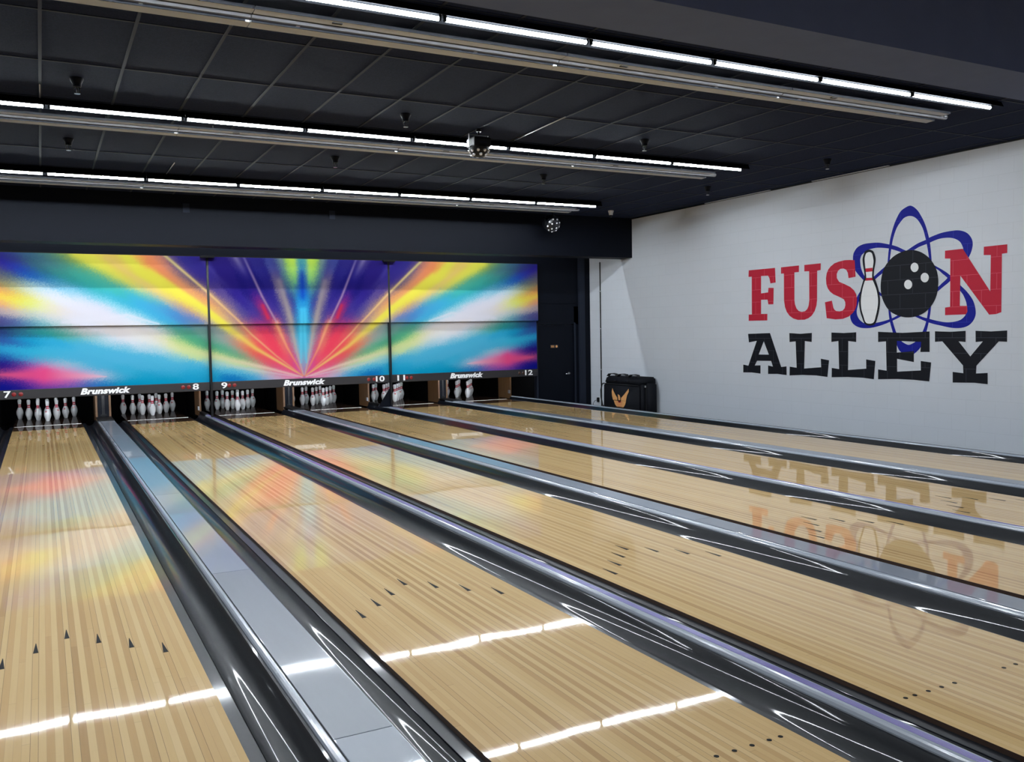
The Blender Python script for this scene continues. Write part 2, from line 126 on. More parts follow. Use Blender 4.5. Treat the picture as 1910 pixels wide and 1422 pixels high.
def smooth_loop(pts, sub=4):
    n = len(pts); out = []
    for i in range(n):
        p0, p1, p2, p3 = pts[i - 1], pts[i], pts[(i + 1) % n], pts[(i + 2) % n]
        for k in range(sub):
            t = k / sub
            out.append(tuple(.5 * (2 * p1[j] + (p2[j] - p0[j]) * t + (2 * p0[j] - 5 * p1[j] + 4 * p2[j] - p3[j]) * t * t
                                   + (3 * p1[j] - p0[j] - 3 * p2[j] + p3[j]) * t ** 3) for j in (0, 1)))
    return out

def poly_x(bm, loops, x, mi=0, thick=0.0):
    """flat polygon (outer loop + holes) of (y, z) points standing on the plane x"""
    tris = tessellate_polygon([[Vector((x, y, z)) for y, z in lp] for lp in loops])
    vs = [bm.verts.new((x, y, z)) for lp in loops for y, z in lp]
    for t in tris:
        try:
            f = bm.faces.new([vs[i] for i in t]); f.material_index = mi
        except ValueError: pass
    return bm

# ------------------------------------------------------------------ materials
def srgb(h):
    h = h.lstrip('#')
    c = [int(h[i:i + 2], 16) / 255 for i in (0, 2, 4)]
    return tuple(x / 12.92 if x <= .04045 else ((x + .055) / 1.055) ** 2.4 for x in c)

class NT:
    def __init__(s, name):
        s.m = bpy.data.materials.new(name); s.m.use_nodes = True
        s.t = s.m.node_tree; s.b = s.t.nodes['Principled BSDF']
    def n(s, typ, **k):
        nd = s.t.nodes.new(typ)
        for a, v in k.items(): setattr(nd, a, v)
        return nd
    def l(s, a, b): s.t.links.new(a, b)
    def math(s, op, a, b=None):
        nd = s.n('ShaderNodeMath', operation=op)
        for i, v in enumerate((a, b)):
            if v is None: continue
            if isinstance(v, (int, float)): nd.inputs[i].default_value = v
            else: s.l(v, nd.inputs[i])
        return nd.outputs[0]
    def mix(s, f, a, b, blend='MIX'):
        nd = s.n('ShaderNodeMix', data_type='RGBA', blend_type=blend)
        for sock, v in ((nd.inputs[0], f), (nd.inputs[6], a), (nd.inputs[7], b)):
            if isinstance(v, (int, float)): sock.default_value = v
            elif isinstance(v, tuple): sock.default_value = (*v[:3], 1)
            else: s.l(v, sock)
        return nd.outputs[2]
    def set(s, **k):
        for a, v in k.items():
            sock = s.b.inputs[a.replace('_', ' ')]
            if isinstance(v, tuple): sock.default_value = (*v[:3], 1)
            elif isinstance(v, (int, float)): sock.default_value = v
            else: s.l(v, sock)
        return s

def noisy(name, col, rough, var=.08, scale=8.0, bump=0.0, bscale=60.0, spec=.5, metal=0.0, coat=0.0, coat_r=.05, stretch=(1, 1, 1)):
    """plain paint / plastic / metal with a little procedural mottling"""
    t = NT(name)
    c = srgb(col) if isinstance(col, str) else col
    tc = t.n('ShaderNodeTexCoord'); mp = t.n('ShaderNodeMapping'); mp.inputs['Scale'].default_value = stretch
    t.l(tc.outputs['Object'], mp.inputs[0])
    nz = t.n('ShaderNodeTexNoise'); nz.inputs['Scale'].default_value = scale; nz.inputs['Detail'].default_value = 4
    t.l(mp.outputs[0], nz.inputs['Vector'])
    lo = tuple(max(0, x * (1 - var)) for x in c); hi = tuple(min(1, x * (1 + var)) for x in c)
    t.set(Base_Color=t.mix(nz.outputs['Fac'], lo, hi), Roughness=rough, Metallic=metal, Specular_IOR_Level=spec, Coat_Weight=coat, Coat_Roughness=coat_r)
    if bump:
        n2 = t.n('ShaderNodeTexNoise'); n2.inputs['Scale'].default_value = bscale
        t.l(mp.outputs[0], n2.inputs['Vector'])
        b = t.n('ShaderNodeBump'); b.inputs['Strength'].default_value = bump; b.inputs['Distance'].default_value = .01
        t.l(n2.outputs['Fac'], b.inputs['Height']); t.l(b.outputs[0], t.b.inputs['Normal'])
    return t.m

def emit(name, col, strength):
    t = NT(name)
    t.set(Base_Color=(.8, .8, .8), Emission_Color=col, Emission_Strength=strength)
    return t.m

LW = 1.0541
BD = LW / 39
TUBE_STRENGTH = 205.0

def wood_lane():
    t = NT('lane_maple')
    tc = t.n('ShaderNodeTexCoord'); sp = t.n('ShaderNodeSeparateXYZ'); t.l(tc.outputs['Object'], sp.inputs[0])
    oi = t.n('ShaderNodeObjectInfo')
    u = t.math('DIVIDE', t.math('ADD', sp.outputs[0], LW / 2), BD)
    bid = t.math('FLOOR', u)
    fr = t.math('FRACT', u)
    seed = t.math('ADD', bid, t.math('MULTIPLY', oi.outputs['Random'], 97.0))
    w1 = t.n('ShaderNodeTexWhiteNoise', noise_dimensions='1D'); t.l(seed, w1.inputs['W'])
    yl = t.math('ADD', t.math('DIVIDE', sp.outputs[1], 1.7), t.math('MULTIPLY', w1.outputs['Value'], 9.0))
    sid = t.math('FLOOR', yl)
    w2 = t.n('ShaderNodeTexWhiteNoise', noise_dimensions='2D')
    cb = t.n('ShaderNodeCombineXYZ'); t.l(seed, cb.inputs[0]); t.l(sid, cb.inputs[1]); t.l(cb.outputs[0], w2.inputs['Vector'])
    rp = t.n('ShaderNodeValToRGB')
    e = rp.color_ramp.elements
    e[0].position = 0; e[0].color = (*srgb('#B58A50'), 1)
    e[1].position = 1; e[1].color = (*srgb('#E8C78E'), 1)
    k = e.new(.3); k.color = (*srgb('#D3AA6C'), 1)
    k = e.new(.55); k.color = (*srgb('#DEB97C'), 1)
    alt = t.math('MULTIPLY', t.math('MODULO', bid, 2.0), .34)
    tone = t.math('ADD', t.math('ADD', t.math('MULTIPLY', w2.outputs['Value'], .16), t.math('MULTIPLY', w1.outputs['Value'], .48)), alt)
    t.l(tone, rp.inputs[0])
    # grain
    mp = t.n('ShaderNodeMapping'); mp.inputs['Scale'].default_value = (60, 2.2, 1); t.l(tc.outputs['Object'], mp.inputs[0])
    nz = t.n('ShaderNodeTexNoise'); nz.inputs['Scale'].default_value = 1.6; nz.inputs['Detail'].default_value = 6; t.l(mp.outputs[0], nz.inputs['Vector'])
    gr = t.math('MULTIPLY', t.math('SUBTRACT', nz.outputs['Fac'], .5), .55)
    col = t.mix(t.math('ADD', .5, gr), t.mix(.82, srgb('#8f6c40'), rp.outputs[0]), t.mix(.86, srgb('#f2e2bc'), rp.outputs[0]))
    # short cross flecks
    mp2 = t.n('ShaderNodeMapping'); mp2.inputs['Scale'].default_value = (26, 34, 1); t.l(tc.outputs['Object'], mp2.inputs[0])
    n2 = t.n('ShaderNodeTexNoise'); n2.inputs['Scale'].default_value = 1.0; n2.inputs['Detail'].default_value = 3; t.l(mp2.outputs[0], n2.inputs['Vector'])
    fl = t.math('MULTIPLY', t.math('MAXIMUM', t.math('SUBTRACT', n2.outputs['Fac'], .62), 0.0), .35)
    col = t.mix(fl, col, srgb('#8a6a42'))
    # board joints: dark at every fifth board, faint elsewhere
    edge = t.math('MINIMUM', fr, t.math('SUBTRACT', 1.0, fr))
    line = t.math('LESS_THAN', edge, .045)
    m5 = t.math('MODULO', bid, 5.0)
    five = t.math('COMPARE', m5, 4.0)
    ln_five = t.math('MULTIPLY', line, five)
    col = t.mix(t.math('MULTIPLY', line, .12), col, srgb('#6a4e2c'))
    col = t.mix(t.math('MULTIPLY', ln_five, .72), col, srgb('#3a2a18'))
    # butt joints
    fy = t.math('FRACT', yl)
    bj = t.math('LESS_THAN', fy, .0022)
    col = t.mix(t.math('MULTIPLY', bj, .22), col, srgb('#5a4226'))
    # slow waviness of the finish
    n3 = t.n('ShaderNodeTexNoise'); n3.inputs['Scale'].default_value = 2.2; n3.inputs['Detail'].default_value = 1
    t.l(tc.outputs['Object'], n3.inputs['Vector'])
    bp = t.n('ShaderNodeBump'); bp.inputs['Strength'].default_value = .035; bp.inputs['Distance'].default_value = .02
    t.l(n3.outputs['Fac'], bp.inputs['Height']); t.l(bp.outputs[0], t.b.inputs['Coat Normal'])
    t.set(Base_Color=col, Roughness=.55, Specular_IOR_Level=.12, Coat_Weight=1.0, Coat_Roughness=.024, Coat_IOR=1.55)
    return t.m

def block_wall(name, col, rough=.6, coat=0.0, joint=None):
    """painted concrete block: courses of 0.2032 m, world positions, so the mural paint follows the same joints"""
    t = NT(name)
    g = t.n('ShaderNodeNewGeometry'); sp = t.n('ShaderNodeSeparateXYZ'); t.l(g.outputs['Position'], sp.inputs[0])
    cb = t.n('ShaderNodeCombineXYZ')
    t.l(sp.outputs[1], cb.inputs[0]); t.l(t.math('SUBTRACT', sp.outputs[2], .682 - .2032 * 8), cb.inputs[1])
    br = t.n('ShaderNodeTexBrick')
    br.inputs['Scale'].default_value = 1.0; br.inputs['Brick Width'].default_value = .4064; br.inputs['Row Height'].default_value = .2032
    br.inputs['Mortar Size'].default_value = .0035; br.inputs['Mortar Smooth'].default_value = .6
    br.inputs['Color1'].default_value = (*[x * .985 for x in srgb(col)], 1); br.inputs['Color2'].default_value = (*srgb(col), 1)
    mj = srgb(joint) if joint else tuple(x * .90 for x in srgb(col))
    br.inputs['Mortar'].default_value = (*mj, 1)
    t.l(cb.outputs[0], br.inputs['Vector'])
    nz = t.n('ShaderNodeTexNoise'); nz.inputs['Scale'].default_value = 70; nz.inputs['Detail'].default_value = 5; t.l(g.outputs['Position'], nz.inputs['Vector'])
    h = t.math('ADD', t.math('MULTIPLY', br.outputs['Fac'], -1.0), t.math('MULTIPLY', nz.outputs['Fac'], .22))
    bp = t.n('ShaderNodeBump'); bp.inputs['Strength'].default_value = .25; bp.inputs['Distance'].default_value = .005
    t.l(h, bp.inputs['Height']); t.l(bp.outputs[0], t.b.inputs['Normal'])
    t.set(Base_Color=br.outputs['Color'], Roughness=rough, Specular_IOR_Level=.2)
    return t.m

def tile_mat():
    t = NT('ceiling_tile_black')
    tc = t.n('ShaderNodeTexCoord')
    nz = t.n('ShaderNodeTexNoise'); nz.inputs['Scale'].default_value = 45; nz.inputs['Detail'].default_value = 6; nz.inputs['Roughness'].default_value = .8
    t.l(tc.outputs['Object'], nz.inputs['Vector'])
    vo = t.n('ShaderNodeTexVoronoi'); vo.inputs['Scale'].default_value = 110; t.l(tc.outputs['Object'], vo.inputs['Vector'])
    col = t.mix(nz.outputs['Fac'], srgb('#141a29'), srgb('#2d3650'))
    col = t.mix(t.math('LESS_THAN', vo.outputs['Distance'], .16), col, srgb('#090b10'))
    bp = t.n('ShaderNodeBump'); bp.inputs['Strength'].default_value = .4; bp.inputs['Distance'].default_value = .01
    t.l(nz.outputs['Fac'], bp.inputs['Height']); t.l(bp.outputs[0], t.b.inputs['Normal'])
    t.set(Base_Color=col, Roughness=.9, Specular_IOR_Level=.06)
    return t.m

def gutter_mat():
    t = NT('gutter_black_plastic')
    tc = t.n('ShaderNodeTexCoord')
    mp = t.n('ShaderNodeMapping'); mp.inputs['Scale'].default_value = (14, 3, 14); t.l(tc.outputs['Object'], mp.inputs[0])
    nz = t.n('ShaderNodeTexNoise'); nz.inputs['Scale'].default_value = 2.5; nz.inputs['Detail'].default_value = 8; nz.inputs['Roughness'].default_value = .7; nz.inputs['Distortion'].default_value = 1.5
    t.l(mp.outputs[0], nz.inputs['Vector'])
    rp = t.n('ShaderNodeValToRGB'); rp.color_ramp.elements[0].position = .5; rp.color_ramp.elements[1].position = .85
    rp.color_ramp.elements[0].color = (*srgb('#0e1117'), 1); rp.color_ramp.elements[1].color = (*srgb('#1c2027'), 1)
    t.l(nz.outputs['Fac'], rp.inputs[0])
    # section joints every 3.05 m
    sp = t.n('ShaderNodeSeparateXYZ'); t.l(tc.outputs['Object'], sp.inputs[0])
    fy = t.math('FRACT', t.math('DIVIDE', t.math('ADD', sp.outputs[1], 1.9), 3.05))
    col = t.mix(t.math('LESS_THAN', fy, .0014), rp.outputs[0], srgb('#07080a'))
    t.set(Base_Color=col, Roughness=t.math('ADD', .30, t.math('MULTIPLY', nz.outputs['Fac'], .16)), Specular_IOR_Level=.14, Coat_Weight=.36, Coat_Roughness=.045)
    return t.m

def ply_mat():
    t = NT('kickback_plywood')
    tc = t.n('ShaderNodeTexCoord'); mp = t.n('ShaderNodeMapping'); mp.inputs['Scale'].default_value = (30, 30, 1.6); t.l(tc.outputs['Object'], mp.inputs[0])
    nz = t.n('ShaderNodeTexNoise'); nz.inputs['Scale'].default_value = 2; nz.inputs['Detail'].default_value = 8; nz.inputs['Distortion'].default_value = .6; t.l(mp.outputs[0], nz.inputs['Vector'])
    t.set(Base_Color=t.mix(nz.outputs['Fac'], srgb('#38230f'), srgb('#735232')), Roughness=.5)
    return t.m

M = {}
M['lane'] = wood_lane()
M['lane_side'] = noisy('lane_core_edge', '#3a2417', .6, .4, 30, stretch=(1, .2, 1))
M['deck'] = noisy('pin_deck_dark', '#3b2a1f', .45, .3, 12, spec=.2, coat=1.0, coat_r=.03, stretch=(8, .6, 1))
M['white_line'] = noisy('deck_strip_white', '#f4f2ee', .6, .03, spec=.1)
M['mark'] = noisy('inlay_black', '#08080a', .5, .1, spec=.05, coat=.25, coat_r=.03)
M['gutter'] = gutter_mat()
M['ledge'] = noisy('gutter_ledge_slate', '#14181e', .38, .12, 5, spec=.18, coat=.35, coat_r=.06, stretch=(8, .5, 8))
M['cap_plate'] = noisy('cap_grey_enamel', '#868f9d', .32, .05, 3.0, spec=.4, coat=.7, coat_r=.03, stretch=(6, .5, 6))
M['cap_plate_b'] = noisy('cap_grey_enamel_worn', '#7e8591', .34, .07, 4.0, spec=.4, coat=.7, coat_r=.035, stretch=(6, .5, 6))
M['cap_rail'] = noisy('cap_rail_grey', '#9aa2ae', .25, .05, 3.0, spec=.5, coat=.5, coat_r=.1)
M['purple'] = noisy('purple_insert', '#6a62a8', .3, .18, 9.0, coat=.4, coat_r=.1, stretch=(30, .4, 30))
M['black'] = noisy('black_trim', '#08090c', .5, .2, spec=.25)
M['pit'] = noisy('pit_black', '#030304', .8, .2, spec=.05)
M['black_gloss'] = noisy('black_gloss', '#101217', .28, .2)
M['navy'] = noisy('navy_black_paint', '#1a202d', .7, .12, 4, bump=.1, spec=.2)
M['navy_dark'] = noisy('navy_black_paint_dark', '#070b15', .6, .12, 4, bump=.08, spec=.12)
M['band'] = noisy('number_band_charcoal', '#201f24', .45, .06, 6)
M['white'] = noisy('lettering_white', '#f4f4f6', .4, .02)
M['lamp_red'] = noisy('indicator_red_lens', '#7c1d20', .3, .12, 60)
M['lamp_off'] = noisy('indicator_brown_lens', '#3c2720', .3, .12, 60)
M['pin'] = noisy('pin_white', '#e4e6ea', .28, .03, 20, coat=.5, coat_r=.08)
M['pin_red'] = noisy('pin_red', '#c8203a', .3, .08, 30, coat=.5, coat_r=.08)
M['ply'] = ply_mat()
M['wall'] = block_wall('block_white_paint', '#d0d5dd')
M['m_red'] = block_wall('mural_red', '#b82039', joint='#d05a6c')
M['m_black'] = block_wall('mural_black', '#0c0f19', joint='#3a3f4a')
M['m_blue'] = block_wall('mural_blue', '#08148c', joint='#2a38a8')
M['m_white'] = block_wall('mural_white', '#eceef0')
M['tile'] = tile_mat()
M['tbar'] = noisy('ceiling_grid_bar', '#171d2c', .6, .06, spec=.15)
M['tbar_grey'] = noisy('sensor_grey', '#7d7f84', .5, .06)
M['housing'] = noisy('light_housing_black', '#050608', .7, .15, spec=.05)
M['reflector'] = noisy('reflector_cream_enamel', '#bcc2cc', .5, .05, 5, spec=.2, stretch=(.3, 6, 6))
M['groove_shade'] = noisy('reflector_shade_dark', '#191b20', .6, .1, spec=.1)  # dark colour painted in as shade on the reflector edges and groove
M['reflector_grey'] = noisy('reflector_grey_enamel', '#5c5d60', .5, .05, 5, spec=.2, stretch=(.3, 6, 6))
M['chrome'] = noisy('steel', '#c8c8cc', .3, .05, 20, metal=1.0)
M['tube'] = emit('fluorescent_glow', (.87, .94, 1.0), TUBE_STRENGTH)
M['tube_dim'] = emit('fluorescent_glow_dim', (.87, .94, 1.0), 135.0)
M['pin_glow'] = emit('pin_light_glow', (.9, .95, 1.0), 92.0)
M['tube_cap'] = noisy('tube_cap', '#c8ccd2', .35, .05)
M['fabric'] = noisy('black_nylon', '#0a0d15', .75, .35, 120, bump=.25, bscale=300, spec=.25)
M['webbing'] = noisy('black_webbing', '#0b0c10', .7, .3, 200)
M['orange'] = noisy('emblem_orange', '#e0a264', .6, .08, 30)
M['plastic_white'] = noisy('plastic_white', '#dcdcdc', .4, .03)
M['concrete'] = noisy('dark_floor', '#2a2b30', .7, .2, 3)
M['approach'] = noisy('approach_maple', '#b89468', .4, .15, 2, stretch=(20, .7, 1), coat=.6)
M['lens'] = noisy('glass_lens', '#e6e6ea', .1, .03, coat=1.0)

# ------------------------------------------------------------------ key dimensions (metres; x right, y down-lane, z up, lane surface z = 0)
LANE_X = [0.0, 1.7819, 3.3673, 5.1124, 6.6890, 8.4339]   # lanes 7 to 12
LANE_NO = ['seven', 'eight', 'nine', 'ten', 'eleven', 'twelve']
GW = .235
WALL_X = 10.6
CEIL = 3.72
Y0, Y1 = -.3, 16.56
HEAD = 18.268
MASK_Y = 16.45

# ------------------------------------------------------------------ room
struct('floor', bx(-9.2, 11.2, -7.2, 20.4, -.45, -.35), M['concrete'])
ap = struct('floor_approach', bx(-9, 10.55, -7, Y0 - .02, -.1, 0.0), M['approach'])
struct('wall_right', bx(WALL_X, WALL_X + .2, -7, 20.2, -.35, 4.6), M['wall'])
struct('wall_left', bx(-9.2, -9.0, -7, 20.2, -.35, 4.6), M['wall'])
struct('wall_front', bx(-9.0, 10.6, -7.2, -7.0, -.35, 4.6), M['navy'])
struct('wall_back', bx(-9.0, 10.6, 20.0, 20.2, -.35, 4.6), M['navy_dark'])
ce = struct('ceiling', bx(-9.0, WALL_X, 4.6, 20.0, CEIL, CEIL + .15), M['tile'])
bm = bmesh.new()
x = .034 - .61 * 15
while x < WALL_X:
    if x > -8.9: box(bm, x - .012, x + .012, 5.15, 14.89, CEIL - .006, CEIL)
    x += .61
y = 6.98 - 1.22 * 11
while y < 14.85:
    if y > 5.2: box(bm, -8.9, WALL_X - .01, y - .012, y + .012, CEIL - .005, CEIL)
    y += 1.22
g = obj('grid', bm, M['tbar'], ce)
struct('ceiling_approach', bx(-9.0, WALL_X, -7, 4.58, 4.4, 4.55), M['tile'])
# wall angle along the block wall with the odd pale tile edge
bm = bmesh.new()
box(bm, WALL_X - .022, WALL_X - .001, 5.3, 14.9, CEIL - .02, CEIL - .001)
struct('trim_5', bm, M['black'])
bm = bmesh.new()
box(bm, WALL_X - .06, WALL_X - .024, 11.0, 12.6, CEIL - .016, CEIL - .007)
struct('trim_6', bm, M['reflector'])
bm = bmesh.new()
box(bm, WALL_X - .06, WALL_X - .024, 8.7, 10.1, CEIL - .016, CEIL - .007)
struct('trim_7', bm, M['reflector'])
# beam over the near end of the lanes
struct('trim_1', bx(-9.0, WALL_X, 4.58, 5.14, 3.5, 4.42), noisy('beam_paint', '#56648a', .7, .1, 4, bump=.1, spec=.2))
# bulkhead in front of the mask units
bk = struct('trim_2', bx(-9.0, WALL_X, 14.9, 15.3, 2.93, CEIL + .1), M['navy_dark'])
for xx in (2.0, 4.35): obj('junction_plate', bx(xx, xx + .10, 14.885, 14.8995, 3.44, 3.58, bevel=.002), M['navy'], bk)
struct('trim_3', bx(-9.0, 9.24, 16.50, 16.56, 2.885, CEIL + .1), M['navy_dark'])
# partition with the service door
bm = bmesh.new()
box(bm, 9.235, 9.27, 16.50, 16.60, -.35, 2.0)
box(bm, 10.19, 10.30, 16.50, 16.60, -.35, 2.0)
box(bm, 9.235, 10.30, 16.50, 16.60, 1.62, 2.05)
box(bm, 9.235, 10.30, 16.505, 16.60, 2.065, CEIL + .1)
box(bm, 9.235, 10.30, 16.52, 16.60, 2.0, 2.1)
struct('wall_partition', bm, M['navy_dark'])
struct('trim_4', bx(10.30, 10.44, 16.44, 16.60, -.35, CEIL + .1), M['navy'])
struct('trim_8', bx(10.44, WALL_X, 16.49, 16.60, -.35, CEIL + .1), M['navy_dark'])
d = struct('door_1', bx(9.275, 10.185, 16.53, 16.57, -.33, 1.61, bevel=.003), M['navy_dark'])
bm = bmesh.new()
cyl(bm, (10.06, 16.53, .55), (10.06, 16.515, .55), .03, n=20)
cyl(bm, (10.06, 16.515, .55), (10.06, 16.475, .55), .011, n=12)
tube(bm, [(10.06, 16.475, .55), (10.02, 16.472, .549), (9.95, 16.474, .545)], .010)
obj('handle', bm, M['chrome'], d, smooth=True)
sg = obj('sign_plate', bx(9.60, 9.80, 16.524, 16.53, 1.11, 1.18), M['black_gloss'], d)
bm = bmesh.new()
for k in range(3): box(bm, 9.615, 9.70, 16.5225, 16.524, 1.165 - .016 * k - .008, 1.165 - .016 * k)
cyl(bm, (9.755, 16.5225, 1.145), (9.755, 16.524, 1.145), .026, n=20)
obj('sign_print', bm, M['orange'], sg)
obj('frame', box(bx(9.235, 9.275, 16.488, 16.50, -.33, 1.65), 10.185, 10.225, 16.488, 16.50, -.33, 1.65), M['navy'], d)

# conduit and outlet on the block wall
bm = bmesh.new()
cyl(bm, (WALL_X - .012, 16.06, -.35), (WALL_X - .012, 16.06, 2.93), .012, n=10)
o = obj('conduit', bm, M['black'], None, smooth=True)
tag(o, 'thin dark vertical conduit on the white block wall left of the bag', 'pipe')
for z in (.62, 1.5, 2.3): obj('strap', bx(WALL_X - .03, WALL_X - .001, 16.04, 16.08, z, z + .02), M['chrome'], o)
t = empty('power_outlet', (WALL_X, 16.17, -.03), 'small black wall outlet with plug below the conduit', 'outlet')
obj('faceplate', bx(-.006, 0, -.035, .035, -.057, .057, bevel=.002), M['plastic_white'], t)
obj('plug', bx(-.05, -.006, -.024, .024, -.045, .05, bevel=.006), M['black'], t)
obj('cord', tube(bmesh.new(), [(-.05, 0, .0), (-.08, .05, -.02), (-.09, .1, -.08), (-.06, .12, -.2), (-.05, .12, -.31)], .005), M['black'], t, smooth=True)

# ------------------------------------------------------------------ wall mural
t = empty('wall_mural', (WALL_X, 0, 0), 'painted wall sign reading FUSION ALLEY with pin, ball and blue atom rings', 'mural')
def mural_part(name, mat, loops_list, off, smooth=False, parent=None):
    bm = bmesh.new()
    for loops in loops_list:
        poly_x(bm, [smooth_loop(l) if smooth else l for l in loops], -off)
    return obj(name, bm, mat, parent or t)
o = mural_part('atom_ring', M['m_blue'], [MURAL['orbit'][0]], .0010, True); o['label'] = 'upright blue ring'
o = mural_part('atom_ring', M['m_blue'], [MURAL['orbit'][1]], .0012, True); o['label'] = 'blue ring tilted down to the right'
o = mural_part('atom_ring', M['m_blue'], [MURAL['orbit'][2]], .0014, True); o['label'] = 'blue ring tilted up to the right'
for lp in MURAL['red']: mural_part('red_letter', M['m_red'], [lp], .0025)
for lp in MURAL['black']: mural_part('black_letter', M['m_black'], [lp], .0028)
pd = mural_part('painted_pin', M['m_white'], [[MURAL['pin_i']]], .0032, True)
mural_part('outline', M['m_black'], [[MURAL['pin_o'], MURAL['pin_i']]], .0036, True, pd)
for b in MURAL['bands']: mural_part('stripe', M['m_red'], [[b]], .0036, False, pd)
pb = mural_part('painted_ball', M['m_black'], [[MURAL['ball']]], .0040, True)
for h in MURAL['holes']: mural_part('finger_hole', M['m_white'], [[h]], .0044, True, pb)

# ------------------------------------------------------------------ lanes
ORD = {'seven': 'lane seven, leftmost', 'eight': 'lane eight', 'nine': 'lane nine', 'ten': 'lane ten', 'eleven': 'lane eleven', 'twelve': 'lane twelve by the block wall'}
bm = bx(-LW / 2, LW / 2, Y0, Y1, -.06, 0.0)
for f in bm.faces: f.material_index = 0 if f.normal.z > .5 else 1
def arrow_bm():
    bm = bmesh.new()
    for z in (.0003, .0012):
        pass
    A = [bm.verts.new(p) for p in ((-.0115, -.075, .0009), (.0115, -.075, .0009), (.0012, .075, .0009), (-.0012, .075, .0009))]
    B = [bm.verts.new((v.co.x, v.co.y, -.001)) for v in A]
    bm.faces.new(A); bm.faces.new(list(reversed(B)))
    for k in range(4): bm.faces.new((A[k], A[(k + 1) % 4], B[(k + 1) % 4], B[k]))
    return bm
lane0 = empty('bowling_lane', (0, 0, 0), 'x', 'lane', 'maple bowling lanes')
bm.normal_update()
for f in bm.faces: f.material_index = 0 if f.normal.z > .5 else 1
obj('lane_bed', bm, [M['lane'], M['lane_side']], lane0)
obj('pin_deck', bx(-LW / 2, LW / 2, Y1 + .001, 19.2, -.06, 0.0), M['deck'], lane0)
obj('deck_strip', bx(-LW / 2 + .01, LW / 2 - .01, 17.325, 17.395, -.01, .0012), M['white_line'], lane0)
arm = dotm = None
for k in range(-3, 4):
    yy = 5.0578 - .075 - abs(k) * .1519
    if arm is None:
        arm = obj('arrow_marker', arrow_bm(), M['mark'], lane0, loc=(k * 5 * BD, yy, 0))
    else:
        c = arm.copy(); C.objects.link(c); c.parent = lane0; c.location = (k * 5 * BD, yy, 0)
for n in (3, 5, 8, 11, 14):
    for s in (-1, 1):
        xx = s * (LW / 2 - (n - .5) * BD)
        if dotm is None:
            dotm = obj('dot_marker', cyl(bmesh.new(), (0, 0, -.001), (0, 0, .0009), .0095, n=20), M['mark'], lane0, loc=(xx, 2.379, 0))
        else:
            c = dotm.copy(); C.objects.link(c); c.parent = lane0; c.location = (xx, 2.379, 0)
for i, cx in enumerate(LANE_X):
    o = lane0 if i == 0 else copy_tree(lane0)
    o.location = (cx, 0, 0)
    o['label'] = 'glossy maple ' + ORD[LANE_NO[i]] + ', with black arrows and dots'

# gutters
GP = [(.0015, -.034), (.0625, -.034), (.063, -.0235), (.072, -.036), (.082, -.0475), (.095, -.057), (.11, -.0635), (.126, -.0665),
      (.142, -.0655), (.158, -.060), (.174, -.050), (.188, -.036), (.2, -.019), (.21, .0), (.218, .018), (.224, .028), (.2345, .030), (.2345, -.10), (.0015, -.10)]
gr_ = obj('gutter', extr_y(bmesh.new(), GP, Y0, 17.62), M['gutter'])
gl_ = obj('gutter', extr_y(bmesh.new(), [(-a, b) for a, b in reversed(GP)], Y0, 17.62), M['gutter'])
lg = obj('ledge', bx(.0016, .0590, Y0, 17.62, -.0335, -.020, bevel=.0015), M['ledge'], gr_)
lh = obj('ledge', bx(-.0590, -.0016, Y0, 17.62, -.0335, -.020, bevel=.0015), M['ledge'], gl_)
for o in (gr_, gl_):
    for p in o.data.polygons: p.use_smooth = len(p.vertices) == 4
    md = o.modifiers.new('es', 'EDGE_SPLIT'); md.split_angle = math.radians(40)
for i, cx in enumerate(LANE_X):
    for s, src in ((-1, gl_), (1, gr_)):
        o = src if i == 0 else copy_tree(src)
        o.location = (cx + s * LW / 2, 0, 0)
        tag(o, 'black glossy gutter along the %s edge of lane %s' % ('left' if s < 0 else 'right', LANE_NO[i]), 'gutter', 'black lane gutters')

# caps between the lanes
def wide_cap(a, b, label, seams):
    t = empty('lane_divider', ((a + b) / 2, 0, 0), label, 'divider', 'wide grey lane dividers')
    w = (b - a) / 2 - .001
    pr = [(-w, .031), (-w - .001, .038), (-w + .004, .046), (-w + .012, .0525), (-w + .022, .055), (-w + .026, .055), (-w + .026, -.1), (-w, -.1)]
    o = obj('edge_rail', extr_y(bmesh.new(), pr, Y0, 17.3), M['cap_rail'], t)
    obj('core', bx(-w + .027, w - .003, Y0, 17.3, -.1, .050), M['black'], t)
    ys = [Y0] + seams + [16.9]
    for k, (p, q) in enumerate(zip(ys, ys[1:])):
        obj('cover_plate', bx(-w + .033, w - .006, p + .002, q - .002, .050, .057, bevel=.0015), M['cap_plate' if k % 2 == 0 else 'cap_plate_b'], t)
    obj('edge_strip', bx(w - .0045, w, Y0, 17.3, -.1, .0545), M['cap_rail'], t)
    obj('end_block', bx(-w, w, 16.9, 17.64, .05, .075, bevel=.006), M['black'], t)
    return t
